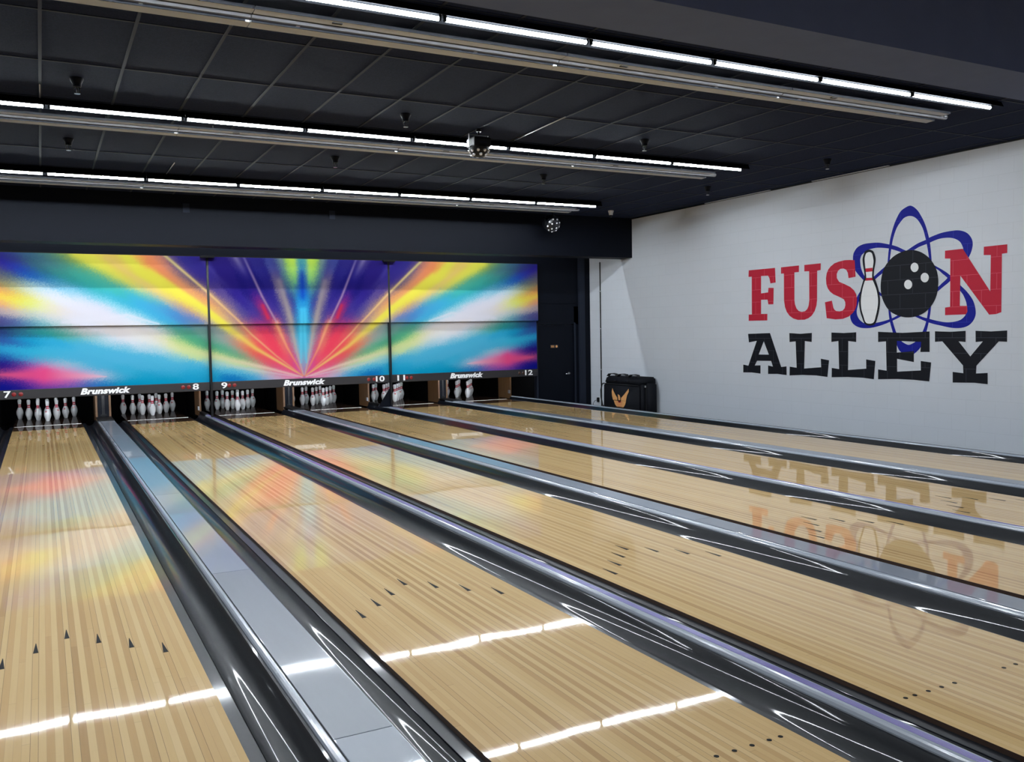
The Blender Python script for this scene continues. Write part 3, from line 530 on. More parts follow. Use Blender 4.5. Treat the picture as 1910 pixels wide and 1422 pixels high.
def narrow_cap(c, label, w=.0305):
    t = empty('lane_divider', (c, 0, 0), label, 'divider', 'narrow lane dividers with purple strip')
    pr = [(-w, .0305), (-w - .001, .036), (-w + .003, .048), (-w + .008, .056), (-w + .015, .060), (-w + .018, .060), (-w + .018, -.1), (-w, -.1)]
    obj('edge_rail', extr_y(bmesh.new(), pr, Y0, 17.0), M['cap_rail'], t)
    pp = [(-w + .0195, -.1), (-w + .0195, .0575)]
    for k in range(5):
        st = (2 * w - .0245) / 5
        a = -w + .0195 + k * st
        pp += [(a + .0012, .0605), (a + st - .0014, .0605), (a + st, .0580)]
    pp += [(w - .0045, -.1)]
    obj('purple_strip', extr_y(bmesh.new(), pp, Y0, 17.0), M['purple'], t)
    obj('edge_strip', bx(w - .004, w, Y0, 17.0, -.1, .060), M['cap_rail'], t)
    obj('end_block', bx(-w, w, 17.0, 17.64, -.02, .08, bevel=.006), M['black'], t)
    return t
ED = lambda i: (LANE_X[i] - LW / 2, LANE_X[i] + LW / 2)
wide_cap(ED(0)[1] + GW, ED(1)[0] - GW, 'wide flat grey divider between lanes seven and eight', [3.05, 5.55, 8.6, 11.6, 14.3])
narrow_cap((ED(1)[1] + ED(2)[0]) / 2, 'narrow divider with purple strip between lanes eight and nine')
wide_cap(ED(2)[1] + GW, ED(3)[0] - GW, 'wide flat grey divider between lanes nine and ten', [2.6, 5.2, 7.9, 10.9, 13.8])
narrow_cap((ED(3)[1] + ED(4)[0]) / 2, 'narrow divider with purple strip between lanes ten and eleven', .0255)
wide_cap(ED(4)[1] + GW, ED(5)[0] - GW, 'wide flat grey divider between lanes eleven and twelve', [4.1, 6.8, 9.7, 12.5])
narrow_cap(ED(0)[0] - GW - .031, 'narrow divider left of lane seven at the picture edge')
# end rail beyond lane 12
a = ED(5)[1] + GW
t = empty('end_rail', (a, 0, 0), 'narrow grey edge rail between lane twelve and the white block wall', 'rail')
obj('rail', extr_y(bmesh.new(), [(.001, -.1), (.001, .031), (.004, .040), (.012, .046), (.03, .047), (.03, -.1)], Y0, 17.6), M['cap_rail'], t)
obj('back_strip', extr_y(bmesh.new(), [(.0315, -.1), (.0315, .045), (.07, .047), (.075, .04), (.075, -.34)], Y0, 17.6), M['gutter'], t)
obj('support', bx(.076, .10, Y0, 17.6, -.35, .02), M['black'], t)

# ------------------------------------------------------------------ pins
PROF = [(0, 0), (.0253, 0), (.0285, .004), (.0359, .019), (.0456, .0572), (.0555, .0857), (.0605, .1143), (.0578, .149), (.0472, .1842), (.0368, .205), (.0296, .219),
        (.0243, .237), (.0228, .2540), (.0237, .270), (.0262, .289), (.0298, .318), (.0322, .3429), (.0310, .358), (.0262, .3705), (.0165, .3785), (.0, .381)]
def prof_r(z):
    for (r0, z0), (r1, z1) in zip(PROF[1:], PROF[2:]):
        if z0 <= z <= z1: return r0 + (r1 - r0) * (z - z0) / max(1e-6, z1 - z0)
    return 0
def dense(z0, z1, n, off): return [(prof_r(z0 + (z1 - z0) * k / n) + off, z0 + (z1 - z0) * k / n) for k in range(n + 1)]
pin0 = empty('bowling_pin', (0, 0, 0), 'x', 'bowling pin')
obj('body', lathe(bmesh.new(), PROF, 32), M['pin'], pin0, smooth=True)
for z0, z1 in ((.228, .248), (.258, .281)):
    obj('neck_stripe', lathe(bmesh.new(), dense(z0, z1, 3, .0006), 32), M['pin_red'], pin0, smooth=True)
bm = bmesh.new()   # small crest printed on the shoulder
for (a0, a1, z0, z1) in ((-.30, .30, .168, .176), (-.34, -.18, .176, .192), (-.08, .08, .176, .198), (.18, .34, .176, .192)):
    n = 5
    R = [[bm.verts.new(((prof_r(z) + .0008) * math.cos(-PI / 2 + a0 + (a1 - a0) * k / n), (prof_r(z) + .0008) * math.sin(-PI / 2 + a0 + (a1 - a0) * k / n), z)) for k in range(n + 1)] for z in (z0, z1)]
    for k in range(n): bm.faces.new((R[0][k], R[0][k + 1], R[1][k + 1], R[1][k]))
obj('crest', bm, M['pin_red'], pin0, smooth=True)
ROWS = [[(0, 0, 'the head pin')],
        [(-.1524, .26396, 'second row, left'), (.1524, .26396, 'second row, right')],
        [(-.3048, .52792, 'third row, left'), (0, .52792, 'third row, middle'), (.3048, .52792, 'third row, right')],
        [(-.4572, .79188, 'back row, far left corner'), (-.1524, .79188, 'back row, inner left'), (.1524, .79188, 'back row, inner right'), (.4572, .79188, 'back row, far right corner')]]
first = True
for i, cx in enumerate(LANE_X):
    for row in ROWS:
        for dx, dy, w in row:
            o = pin0 if first else copy_tree(pin0)
            first = False
            o.location = (cx + dx, HEAD + dy, .0)
            o.rotation_euler = (0, 0, random.uniform(-1.6, 1.6))
            o['label'] = 'white bowling pin with red neck stripes on lane %s, %s' % (LANE_NO[i], w)
            o['group'] = 'pins standing on lane %s' % LANE_NO[i]

# ------------------------------------------------------------------ pinsetter front: kickbacks, divider housings, posts
def kickback(x0, x1, side, i):
    t = empty('kickback', ((x0 + x1) / 2, 17.65, 0), 'plywood kickback plate at the %s of the pins on lane %s' % (side, LANE_NO[i]), 'kickback', 'plywood kickback plates')
    w = (x1 - x0) / 2
    obj('wood_front', bx(-w, w, 0, .58, -.02, .95, bevel=.003), M['ply'], t)
    obj('rear_plate', bx(-w + .002, w - .002, .581, 1.75, -.06, .95), M['pit'], t)
    if i % 2 == 1 and side == 'right':
        o = obj('sensor', bx(-w - .03, -w - .0005, -.02, .05, .10, .17, bevel=.004), M['tbar_grey'], t); o['label'] = 'small pale sensor box'
for i in range(6):
    e0, e1 = ED(i)
    kickback(e0 - GW - .0005 - .034, e0 - GW - .0005, 'left', i) if i in (0, 1, 3, 5) else None
    kickback(e1 + GW + .0005, e1 + GW + .0345, 'right', i)
for i, nm in ((0, 'seven and eight'), (2, 'nine and ten'), (4, 'eleven and twelve')):
    a, b = ED(i)[1] + GW + .036, ED(i + 1)[0] - GW - .036
    t = empty('divider_hood', ((a + b) / 2, 17.66, 0), 'black hood between the kickbacks of lanes ' + nm, 'hood', 'black pinsetter hoods')
    w = (b - a) / 2
    obj('body', bx(-w, w, 0, 1.7, -.06, .98, bevel=.01), M['navy_dark'], t)
    obj('front_rib', bx(-w * .25, w * .25, -.012, -.0005, .06, .55, bevel=.004), M['black_gloss'], t)
    obj('latch', bx(-w * .5, w * .5, -.03, -.0125, .005 + .08, .12, bevel=.004), M['black'], t)
struct('wall_pit', bx(-1.0, 9.24, 19.42, 19.46, -.35, 1.2), M['pit'])
# floor of the pit behind the decks and lids over the pin chambers
struct('wall_pit_side', bx(9.242, 9.262, 16.605, 19.46, -.35, 1.4), M['pit'])
struct('floor_pit', bx(-1.0, 9.24, 19.205, 19.42, -.3, -.12), M['pit'])

# ------------------------------------------------------------------ mask units
def art_setup():
    pts = []
    for it in ART.split(';'):
        u, v, c = it.split(','); pts.append((float(u), float(v), *srgb(c)))
    return np.array(pts)
PTS = art_setup()
FV = .60
def art_color(X, Z, rng):
    u = np.abs(X - 4.245); v = Z
    # soft stipple: sample positions jittered along the angle
    th = np.arctan2(u, v - FV); r = np.hypot(u, v - FV)
    j = rng.normal(0, 1, u.shape) * .015
    thj = th + j / np.maximum(r, .25); rj = r + rng.normal(0, 1, u.shape) * .025
    pth = np.arctan2(PTS[:, 0], PTS[:, 1] - FV); pr = np.hypot(PTS[:, 0], PTS[:, 1] - FV)
    out = np.zeros((len(u), 3)); ws = np.zeros(len(u))
    for k in range(len(PTS)):
        rm = np.minimum(rj, pr[k])
        d2 = ((thj - pth[k]) * rm / .050) ** 2 + ((rj - pr[k]) / .15) ** 2
        w = np.exp(-.5 * d2) + 2e-5 / (1 + d2 * d2 * d2 * .02)
        out += w[:, None] * PTS[k, 2:5]; ws += w
    out /= ws[:, None]
    for path, c0, c1, w0, w1, a0, a1 in STROKES:
        c0, c1 = np.array(srgb(c0)), np.array(srgb(c1))
        P = np.array(path); L = np.concatenate([[0], np.cumsum(np.hypot(*np.diff(P, axis=0).T))]); tot = L[-1]
        best = np.full(len(u), 1e9); bt = np.zeros(len(u))
        for (p, q, l0, l1) in zip(P, P[1:], L, L[1:]):
            dv = q - p; ll = (dv ** 2).sum()
            s = np.clip(((u - p[0]) * dv[0] + (v - p[1]) * dv[1]) / ll, 0, 1)
            d = np.hypot(u - p[0] - s * dv[0], v - p[1] - s * dv[1])
            m = d < best
            best = np.where(m, d, best); bt = np.where(m, (l0 + s * (l1 - l0)) / tot, bt)
        w = w0 + (w1 - w0) * bt
        a = (a0 + (a1 - a0) * bt) * np.exp(-.5 * (best / w) ** 2)
        out = out * (1 - a[:, None]) + a[:, None] * (c0 + bt[:, None] * (c1 - c0))
    return out

def art_mat():
    t = NT('mask_print')
    at = t.n('ShaderNodeVertexColor', layer_name='print')
    nz = t.n('ShaderNodeTexNoise'); nz.inputs['Scale'].default_value = 3
    t.set(Base_Color=at.outputs['Color'], Roughness=t.math('ADD', .75, t.math('MULTIPLY', nz.outputs['Fac'], .1)), Specular_IOR_Level=0.0)
    return t.m
M['art'] = art_mat()
ART_GAIN = .72
def art_panel(name, x0, x1, z0, z1, y, parent, seed):
    step = .0125
    nx, nz = max(2, int((x1 - x0) / step)), max(2, int((z1 - z0) / step))
    xs, zs = np.linspace(x0, x1, nx + 1), np.linspace(z0, z1, nz + 1)
    X, Z = np.meshgrid(xs, zs)
    X, Z = X.ravel(), Z.ravel()
    col = np.clip(art_color(X, Z, np.random.default_rng(seed)) ** 1.12 * ART_GAIN, 0, 1)
    px, py = parent.location.x, parent.location.y
    n = len(X)
    verts = [(a - px, y - py, b) for a, b in zip(X, Z)]
    W = nx + 1
    faces = [(j * W + i, j * W + i + 1, (j + 1) * W + i + 1, (j + 1) * W + i) for j in range(nz) for i in range(nx)]
    # solid board: back face and rim
    k = len(verts)
    verts += [(x0 - px, y - py + .03, z0), (x1 - px, y - py + .03, z0), (x1 - px, y - py + .03, z1), (x0 - px, y - py + .03, z1)]
    nf = len(faces)
    faces += [(k + 3, k + 2, k + 1, k)]
    b = list(range(W)); r = [j * W + nx for j in range(nz + 1)]; tp = [nz * W + i for i in range(nx, -1, -1)]; l = [j * W for j in range(nz, -1, -1)]
    faces += [tuple(b[::-1]) + (k, k + 1), tuple(r[::-1]) + (k + 1, k + 2), tuple(tp[::-1]) + (k + 2, k + 3), tuple(l[::-1]) + (k + 3, k)]
    me = bpy.data.meshes.new(name)
    me.from_pydata(verts, [], faces)
    me.materials.append(M['art']); me.materials.append(M['black'])
    mi = np.zeros(len(faces), dtype=np.int32); mi[nf:] = 1
    me.polygons.foreach_set('material_index', mi)
    ca = me.color_attributes.new('print', 'FLOAT_COLOR', 'POINT')
    full = np.ones((len(verts), 4), dtype=np.float32); full[:n, :3] = col
    ca.data.foreach_set('color', full.ravel())
    me.update()
    o = bpy.data.objects.new(name, me); C.objects.link(o); o.parent = parent
    return o

def text_obj(name, body, x0, x1, z0, z1, y, mat, parent, shear=0.0, bold=.03):
    cu = bpy.data.curves.new(name, 'FONT')
    cu.body = body; cu.size = 1; cu.shear = shear; cu.offset = bold; cu.extrude = .02; cu.space_character = 1.0 + bold * .9
    cu.resolution_u = 4
    tmp = bpy.data.objects.new(name, cu); C.objects.link(tmp)
    dg = bpy.context.evaluated_depsgraph_get()
    me = bpy.data.meshes.new_from_object(tmp.evaluated_get(dg))
    bpy.data.objects.remove(tmp); bpy.data.curves.remove(cu)
    co = np.empty(len(me.vertices) * 3); me.vertices.foreach_get('co', co); co = co.reshape(-1, 3)
    lo, hi = co.min(0), co.max(0)
    px, py = parent.parent.location.x, parent.parent.location.y
    nx = x0 + (co[:, 0] - lo[0]) / (hi[0] - lo[0]) * (x1 - x0) - px
    nz = z0 + (co[:, 1] - lo[1]) / (hi[1] - lo[1]) * (z1 - z0)
    ny = y - py - (co[:, 2] - lo[2]) / (hi[2] - lo[2]) * .006
    new = np.stack([nx, ny, nz], 1)
    me.vertices.foreach_set('co', new.ravel())
    me.materials.clear(); me.materials.append(mat); me.update()
    o = bpy.data.objects.new(name, me); C.objects.link(o); o.parent = parent
    return o

MASKS = [(-.775, 2.556, '7', '8', (.49, 1.26), (-.615, -.515), (2.265, 2.367), (-.473, -.375), (2.104, 2.200)),
         (2.596, 5.908, '9', '10', (3.85, 4.63), (2.749, 2.851), (5.628, 5.803), (2.885, 2.978), (5.486, 5.594)),
         (5.944, 9.225, '11', '12', (7.19, 7.93), (6.067, 6.225), (8.912, 9.095), (6.267, 6.357), (8.784, 8.874))]
for k, (x0, x1, na, nb, br, ra, rb, la, lb) in enumerate(MASKS):
    t = empty('mask_unit', ((x0 + x1) / 2, MASK_Y, 0), 'colourful light-ray mask board above lanes %s and %s' % (LANE_NO[2 * k], LANE_NO[2 * k + 1]), 'mask board', 'colourful mask boards above the pins')
    u = art_panel('upper_panel', x0, x1, 1.700, 2.885, MASK_Y - .075, t, 3 * k + 1)
    l = art_panel('lower_panel', x0, x1, .682, 1.72, MASK_Y, t, 3 * k + 2)
    b = obj('number_band', bx(x0 - t.location.x, x1 - t.location.x, -.03, .03, .532, .681, bevel=.006), M['band'], t)
    yb = MASK_Y - .0305
    text_obj('brand_lettering', 'Brunswick', br[0], br[1], .557, .664, yb, M['white'], b, .28, .05)
    text_obj('numeral', na, ra[0], ra[1], .560, .668, yb, M['white'], b, 0, .022)
    text_obj('numeral', nb, rb[0], rb[1], .560, .668, yb, M['white'], b, 0, .022)
    # children of the band sit in its frame: the band is at the thing's origin, so offsets match
    for j, lx in enumerate((*la, *lb)):
        off = (k == 2 and j >= 2)
        o = obj('lamp', lathe(bmesh.new(), [(.0, .010), (.018, .009), (.030, .005), (.034, 0)], 20), M['lamp_off' if off else 'lamp_red'], b, smooth=True)
        o.rotation_euler = (PI / 2, 0, 0)
        o.location = (lx - t.location.x, -.0305, .610)
    hx = (x1 - x0) / 2 - .12
    pl = obj('pin_light', bx(-hx, hx, .05, .085, .575, .625), M['housing'], t)
    obj('diffuser', bx(-hx + .01, hx - .01, .0855, .0885, .58, .62), M['pin_glow'], pl)
    obj('top_rail', bx(x0 - t.location.x, x1 - t.location.x, -.075, .03, 2.886, 2.905), M['black'], t)
# posts between the mask boards
for (xa, lanes, gus) in ((2.576, 'eight and nine', False), (5.926, 'ten and eleven', True)):
    t = empty('mask_post', (xa, MASK_Y, 0), 'thin black post between the mask boards of lanes ' + lanes, 'post', 'black posts between mask boards')
    obj('upright', bx(-.0165, .0165, -.08, .0, .062, 2.90), M['black_gloss'], t)
    obj('top_bracket', bx(-.12, .12, -.13, -.0815, 2.862, 2.895, bevel=.003), M['black'], t)
    if gus:
        bm = bmesh.new()
        A = [bm.verts.new(p) for p in ((-.0175, -.03, .062), (-.0175, -.03, .42), (-.26, -.03, .062))]
        B = [bm.verts.new((v.co.x, -.01, v.co.z)) for v in A]
        bm.faces.new(A); bm.faces.new(list(reversed(B)))
        for q in range(3): bm.faces.new((A[q], A[(q + 1) % 3], B[(q + 1) % 3], B[q]))
        obj('gusset', bm, M['navy_dark'], t)

# ------------------------------------------------------------------ strip lights
FX = 2.4384
def make_fixture(trim, glow='tube'):
    """8 ft strip: black channel with two tubes, cream reflector and slat on the pin side; origin at the tube axis, right end"""
    t = empty('strip_light', (0, 0, 0), 'x', 'strip light')
    lip = [(-.092, -.001), (-.088, -.001), (-.060, .030), (.060, .030), (.088, -.001), (.092, -.001), (.064, .050), (.055, .088), (-.055, .088), (-.064, .050)]
    obj('channel', extr_x(bmesh.new(), lip, -FX + .002, -.002 + (.06 if trim else 0)), M['housing'], t)
    for k in (0, 1):
        x1 = -k * FX / 2 - .030; x0 = -(k + 1) * FX / 2 + .030
        o = obj('tube', cyl(bmesh.new(), (x0, 0, 0), (x1, 0, 0), .0148, n=10), M[glow], t, smooth=False)
        for p in o.data.polygons: p.use_smooth = len(p.vertices) == 4
        for xe, s in ((x0, -1), (x1, 1)):
            obj('lamp_holder', bx(min(xe, xe + s * .018), max(xe, xe + s * .018), -.012, .012, -.012, .031, bevel=.002), M['housing'], t)
    r0, r1 = -FX + .003, -.003 - (.2 if trim else .0)
    pr = [(.3265, -.0075), (.412, -.0095), (.412, .012), (.3265, .012)]
    rf = obj('reflector', extr_x(bmesh.new(), pr, r0, r1), M['reflector'], t)
    obj('front_edge_shade', extr_x(bmesh.new(), [(.318, .013), (.320, -.0085), (.326, -.0085), (.326, .013)], r0, r1), M['groove_shade'], rf)
    obj('groove_shade', extr_x(bmesh.new(), [(.4125, -.0085), (.436, -.0085), (.436, .01), (.4125, .01)], r0, r1), M['groove_shade'], rf)
    obj('lower_face', extr_x(bmesh.new(), [(.4365, -.009), (.455, -.024), (.478, -.026), (.478, .01), (.4365, .01)], r0, r1 + (.12 if trim else 0)), M['reflector_grey'], rf)
    pr = [(.492, -.0425), (.59, -.047), (.597, -.045), (.597, -.030), (.492, -.030)]
    sl = obj('slat', extr_x(bmesh.new(), pr, r0 + .0, r1 - (.02 if trim else 0)), M['reflector'], t)
    obj('shadow_strip', extr_x(bmesh.new(), [(.484, -.0425), (.4915, -.0425), (.4915, -.030), (.484, -.030)], r0 + .004, r1 - .03), M['groove_shade'], sl)
    bm = bmesh.new()
    for xx in (r0 + .35, r0 + 1.75):
        cyl(bm, (xx, .46, -.002), (xx, .46, .0745), .004, n=8)
        box(bm, xx - .012, xx + .012, .32, .597, .002, .008)
    obj('hanger', bm, M['chrome'], t)
    obj('sticker', bx(-1.9, -1.83, .345, .372, -.0145, -.0085), M['black'], t)
    o = obj('clip', bx(-FX + .003, -FX + .08, .10, .125, .012, .02, bevel=.002), M['plastic_white'], t)
    obj('clip_stem', bx(-FX + .003, -FX + .018, .066, .12, .02, .034), M['housing'], t)
    return t
fa, fb = make_fixture(True), make_fixture(False)
ROWN = ['nearest row', 'middle row', 'far row', 'hidden row behind the bulkhead']
POS = ['right end by the block wall', 'second from the block wall', 'third from the block wall', 'fourth from the block wall', 'fifth from the block wall', 'sixth from the block wall']
ua = ub = False
for r, (yy, zz) in enumerate(((5.878, 3.668), (9.534, 3.655), (13.178, 3.632), (15.56, 3.655))):
    if r == 3: fa, fb, ua, ub = make_fixture(True, 'tube_dim'), make_fixture(False, 'tube_dim'), False, False
    for k in range(6 if r < 3 else 5):
        src = fa if k == 0 else fb
        if k == 0: o = src if not ua else copy_tree(src); ua = True
        else: o = src if not ub else copy_tree(src); ub = True
        o.location = ((8.62 if r < 3 else 9.15) - FX * k, yy, zz)
        tag(o, 'white-tube strip light, %s, %s' % (ROWN[r], POS[k]), 'strip light', 'strip lights in the ' + ROWN[r])
# unseen troffers added as fill light over the approach behind the camera
tr = None
for (xx, yy, w) in ((-4, -4.4, 'left'), (1.0, -4.4, 'middle'), (6.0, -4.4, 'right')):
    if tr is None:
        tr = o = empty('fill_light', (xx, yy, 4.4), 'x', 'ceiling light')
        obj('frame', bx(-.62, .62, -.32, .32, -.03, 0), M['tube_cap'], o)
        obj('diffuser', bx(-.58, .58, -.28, .28, -.036, -.0305), emit('fill_glow', (.92, .96, 1.0), 85.0), o)
    else:
        o = copy_tree(tr); o.location = (xx, yy, 4.4)
    tag(o, 'unseen white fill light added over the approach, ' + w, 'ceiling light', 'added fill lights over the approach')

# ------------------------------------------------------------------ ceiling things
sp0 = empty('sprinkler', (0, 0, CEIL), 'x', 'sprinkler')
obj('escutcheon', lathe(bmesh.new(), [(0, 0), (.055, 0), (.055, -.012), (.036, -.05), (.034, -.075), (0, -.075)], 24), M['navy_dark'], sp0, smooth=False)
bm = bmesh.new()
for s in (-1, 1): tube(bm, [(s * .012, 0, -.075), (s * .026, 0, -.092), (s * .022, 0, -.118), (s * .004, 0, -.130)], .004)
cyl(bm, (0, 0, -.075), (0, 0, -.125), .005, n=8)
obj('frame_arm', bm, M['black_gloss'], sp0, smooth=True)
obj('deflector', cyl(bmesh.new(), (0, 0, -.130), (0, 0, -.134), .024, n=20), M['chrome'], sp0)
SPR = [(.313, 8.66, 'at the left picture edge above the middle strip lights'), (3.34, 8.70, 'left of the hanging black party light'),
       (6.36, 8.72, 'right of the hanging black party light'), (9.40, 8.74, 'near the block wall, level with the middle strip lights'),
       (.31, 11.24, 'between middle and far strip lights, left edge of photo'), (3.32, 11.10, 'between middle and far strip lights, second from left'),
       (6.42, 11.22, 'between middle and far strip lights, third from left'), (9.39, 11.16, 'between middle and far strip lights, next to the block wall')]
for k, (xx, yy, w) in enumerate(SPR):
    o = sp0 if k == 0 else copy_tree(sp0)
    o.location = (xx, yy, CEIL)
    tag(o, 'dark ceiling sprinkler ' + w, 'sprinkler', 'dark sprinklers on the tile ceiling')
t = empty('sprinkler', (9.52, 14.06, CEIL + .002), 'small white cup-shaped sprinkler head on the ceiling near the bulkhead', 'sprinkler')
obj('cup', lathe(bmesh.new(), [(0, 0), (.052, 0), (.056, -.013), (.040, -.06), (.036, -.085), (0, -.085)], 24), M['plastic_white'], t, smooth=False)
obj('nozzle', lathe(bmesh.new(), [(.014, -.085), (.014, -.105), (.026, -.118), (.026, -.124), (0, -.124)], 16), M['black_gloss'], t)
# chrome rods standing in for lit stretches of the ceiling grid bars
for nm, p, q, lab in (('grid_highlight', (4.885, 8.1, CEIL - .012), (4.935, 9.40, CEIL - .012), 'thin pale highlight added on the ceiling grid beside the black party light'),
                 ('grid_highlight', (1.55, 12.2, CEIL - .012), (1.55, 13.05, CEIL - .012), 'thin pale highlight added on the ceiling grid ahead of the far strip lights'),
                 ('grid_highlight', (.03, 8.95, CEIL - .012), (.03, 9.42, CEIL - .012), 'short pale highlight added on the ceiling grid at the left edge of the middle strip lights')):
    tag(obj(nm, cyl(bmesh.new(), p, q, .006, n=8), M['tbar'] if False else M['chrome'], None, smooth=True), lab, 'grid highlight')

def party_light(name, loc, rot, label, lens_front):
    t = empty(name, loc, label, 'party light')
    obj('mount', cyl(cyl(bmesh.new(), (0, 0, 0), (0, 0, -.03), .03, n=16), (0, 0, -.03), (0, 0, -.06), .012, n=12), M['black_gloss'], t)
    bm = bmesh.new()
    box(bm, -.118, .118, -.012, .012, -.066, -.06)
    for s in (-1, 1): box(bm, s * .118 - .004, s * .118 + .004, -.015, .015, -.205, -.06)
    obj('yoke', bm, M['black'], t)
    bm = bmesh.new()
    box(bm, -.105, .105, -.10, .10, -.205, -.10, bevel=.02)
    obj('body', bm, M['black'], t)
    h = .108
    bm = lathe(bmesh.new(), [(0, -.19), (h, -.19), (h + .008, -.205), (h, -.235), (.09, -.27), (.06, -.297), (0, -.308)], 30)
    dm = obj('dome', bm, M['black'], t)
    for ring, n, z, rr in ((0, 9, -.243, .106), (1, 6, -.284, .078)):
        for k in range(n):
            a = 2 * PI * (k + .3 * ring) / n
            nrm = Vector((math.cos(a), math.sin(a), -.9 if ring == 0 else -1.8)).normalized()
            p = Vector((math.cos(a) * rr, math.sin(a) * rr, z))
            cyl_bm = cyl(bmesh.new(), p - nrm * .004, p + nrm * .010, .017, .015, n=14)
            lo = obj('lens', cyl_bm, M['lens'], dm)
    obj('name_strip', bx(-.04, .04, -.1035, -.1005, -.165, -.150), M['tbar'], t)
    return t
party_light('party_light', (4.31, 8.99, CEIL - .006), 0, 'black hanging party light with lens dome in front of the middle strip lights', 0)
# second one: face-on lens cluster
t = empty('party_light', (8.445, 14.4, CEIL - .006), 'black round party light with ring of white lenses, in front of the dark bulkhead', 'party light')
obj('mount', cyl(bmesh.new(), (0, 0, 0), (0, 0, -.12), .012, n=12), M['black'], t)
bm = bmesh.new()
box(bm, -.165, .165, -.012, .012, -.13, -.12)
for s in (-1, 1): box(bm, s * .165 - .004, s * .165 + .004, -.015, .015, -.27, -.12)
obj('yoke', bm, M['black'], t)
bm = bmesh.new()
PR = [(0, .12), (.14, .12), (.15, .1), (.15, -.01), (.135, -.055), (.10, -.085), (.05, -.10), (0, -.105)]
bm = lathe(bm, PR, 32)
bmesh.ops.rotate(bm, verts=bm.verts, cent=(0, 0, 0), matrix=Matrix.Rotation(math.radians(-62), 3, 'X'))
# lens side looks towards the bowlers and down
bmesh.ops.translate(bm, verts=bm.verts, vec=(0, .02, -.25))
dm = obj('body', bm, M['black_gloss'], t)
R_ = Matrix.Rotation(math.radians(-62), 3, 'X')
for n, zz, rr, ph in ((9, -.062, .122, .2), (4, -.092, .068, .6)):
    for k in range(n):
        a = 2 * PI * k / n + ph
        nrm = Vector((math.cos(a) * .8, math.sin(a) * .8, -1)).normalized()
        p = Vector((math.cos(a) * rr, math.sin(a) * rr, zz))
        P0 = R_ @ (p - nrm * .006) + Vector((0, .02, -.25)); P1 = R_ @ (p + nrm * .010) + Vector((0, .02, -.25))
        obj('lens', cyl(bmesh.new(), P0, P1, .017, .014, n=14), M['lens'], dm)
# ------------------------------------------------------------------ equipment bag by the wall
t = empty('equipment_bag', (10.1, 14.65, -.35), 'big black padded equipment bag with orange bird emblem against the white block wall', 'bag')
bl = lambda y: y - 14.65
def bag_bm(x0, x1, y0, y1, z0, z1, ti, seg=3, bev=.035):
    """box leaning in towards its top"""
    bm = bx(x0, x1, y0, y1, z0, z1)
    for v in bm.verts:
        if v.co.z > (z0 + z1) / 2:
            v.co.x += ti if v.co.x < (x0 + x1) / 2 else 0
            v.co.y += ti * .45 if v.co.y < (y0 + y1) / 2 else -ti * .45
    bmesh.ops.bevel(bm, geom=list(bm.edges), offset=bev, segments=seg, affect='EDGES')
    return bm
obj('body', bag_bm(.012, .44, -.58, .56, 0, .80, .02), M['fabric'], t, smooth=True)
obj('front_flap', bag_bm(-.012, .06, -.60, .60, 0.01, .735, .012, bev=.02), M['fabric'], t, smooth=True)
obj('lid', bag_bm(0.0, .445, -.60, .585, .742, .892, .05, bev=.03), M['fabric'], t, smooth=True)
for y in (-.28, .22): pass
obj('side_pocket', bag_bm(.17, .42, -.655, -.585, .05, .78, .0, bev=.028), M['fabric'], t, smooth=True)
obj('side_panel', bag_bm(.06, .155, -.63, -.585, .03, .76, .0, bev=.018), M['fabric'], t, smooth=True)
for yc in (.38, .02, -.36):
    bm = bmesh.new()
    pts = [(.08, yc + .16, .885), (.09, yc + .12, .925), (.10, yc, .935), (.09, yc - .12, .925), (.08, yc - .16, .885)]
    for p, q in zip(pts, pts[1:]):
        A = [bm.verts.new((p[0] + s, p[1], p[2] + h)) for s, h in ((-.035, 0), (.035, 0), (.035, .016), (-.035, .016))]
        B = [bm.verts.new((q[0] + s, q[1], q[2] + h)) for s, h in ((-.035, 0), (.035, 0), (.035, .016), (-.035, .016))]
        for k in range(4): bm.faces.new((A[k], A[(k + 1) % 4], B[(k + 1) % 4], B[k]))
        bm.faces.new(A); bm.faces.new(B)
    obj('top_handle', bm, M['webbing'], t)
obj('carry_strap', tube(bmesh.new(), [(.0, .585, .74), (-.01, .64, .72), (-.02, .665, .60), (-.02, .66, .45), (-.01, .63, .30), (.0, .60, .26)], .014), M['webbing'], t, smooth=True)
obj('seam_piping', box(box(bx(-.006, .02, -.585, .585, .728, .748, bevel=.006), -.018, -.010, -.575, .575, .288, .296), .155, .17, -.636, -.60, .04, .74), M['webbing'], t)
obj('buckle', box(bx(-.004, .012, -.30, -.22, .800, .815), -.004, .012, .14, .22, .800, .815), M['black_gloss'], t)
obj('zip_pull', bx(.12, .15, -.652, -.632, .70, .74, bevel=.005), M['chrome'], t)
bm = bmesh.new()
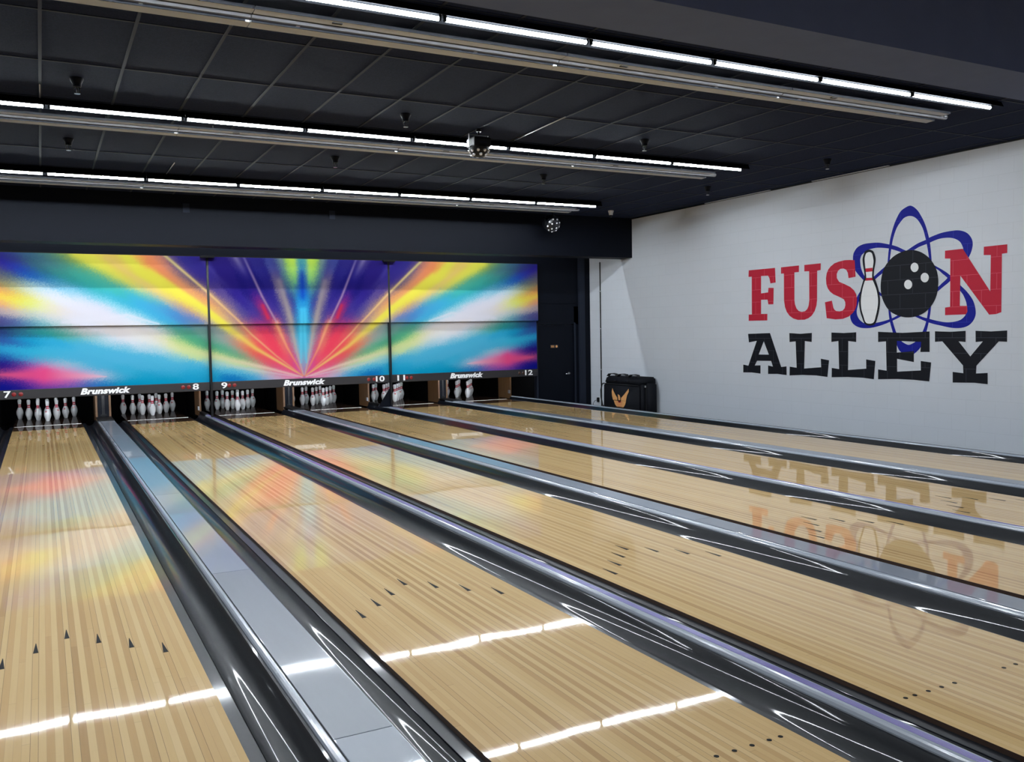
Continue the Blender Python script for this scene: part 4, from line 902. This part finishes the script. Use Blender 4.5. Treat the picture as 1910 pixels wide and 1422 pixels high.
for lp in BIRD: poly_x(bm, [[(bl(y), z + .35) for y, z in lp]], -.0165)
em = obj('emblem', bm, M['orange'], t)
bm = bmesh.new()
rr = random.Random(3)
for j in range(5):
    for q in range(7):
        yy = 14.66 + (q - 3 + .5 * (j % 2)) * .028; zz = .048 - j * .024
        if abs(yy - 14.66) < .115 - j * .012:
            poly_x(bm, [[(bl(yy) + .007 * math.cos(a), zz + .35 + .007 * math.sin(a)) for a in [2 * PI * k / 8 for k in range(8)]]], -.0180)
obj('red_dots', bm, M['pin_red'], em)

# ------------------------------------------------------------------ world, camera, view
w = bpy.data.worlds.new('World'); bpy.context.scene.world = w
w.use_nodes = True
w.node_tree.nodes['Background'].inputs[0].default_value = (.02, .022, .03, 1)
w.node_tree.nodes['Background'].inputs[1].default_value = .3

F, yaw, pitch, roll = 1655.856, .486465, -.0552353, -.0179707
cam = bpy.data.cameras.new('Camera'); co = bpy.data.objects.new('Camera', cam); C.objects.link(co)
fw = Vector((math.sin(yaw) * math.cos(pitch), math.cos(yaw) * math.cos(pitch), math.sin(pitch)))
rt = Vector((math.cos(yaw), -math.sin(yaw), 0)); up = rt.cross(fw)
c_, s_ = math.cos(roll), math.sin(roll)
rt, up = c_ * rt + s_ * up, -s_ * rt + c_ * up
m = Matrix((rt, up, -fw)).transposed().to_4x4()
m.translation = Vector((-.05178, .06144, 1.47308))
co.matrix_world = m
cam.sensor_fit = 'HORIZONTAL'; cam.sensor_width = 36.0; cam.lens = F * 36.0 / 1910.0
cam.clip_start = .05; cam.clip_end = 100
sc = bpy.context.scene
sc.camera = co
sc.view_settings.view_transform = 'Standard'
sc.view_settings.look = 'None'
sc.view_settings.gamma = 1.0
sc.view_settings.exposure = 0.0
sc.view_settings.use_curve_mapping = False
sc.cycles.use_denoising = True
sc.cycles.max_bounces = 8
sc.cycles.diffuse_bounces = 4
sc.cycles.glossy_bounces = 4
sc.cycles.sample_clamp_indirect = 2.5
sc.cycles.caustics_reflective = False
sc.cycles.caustics_refractive = False
sc.cycles.blur_glossy = .6
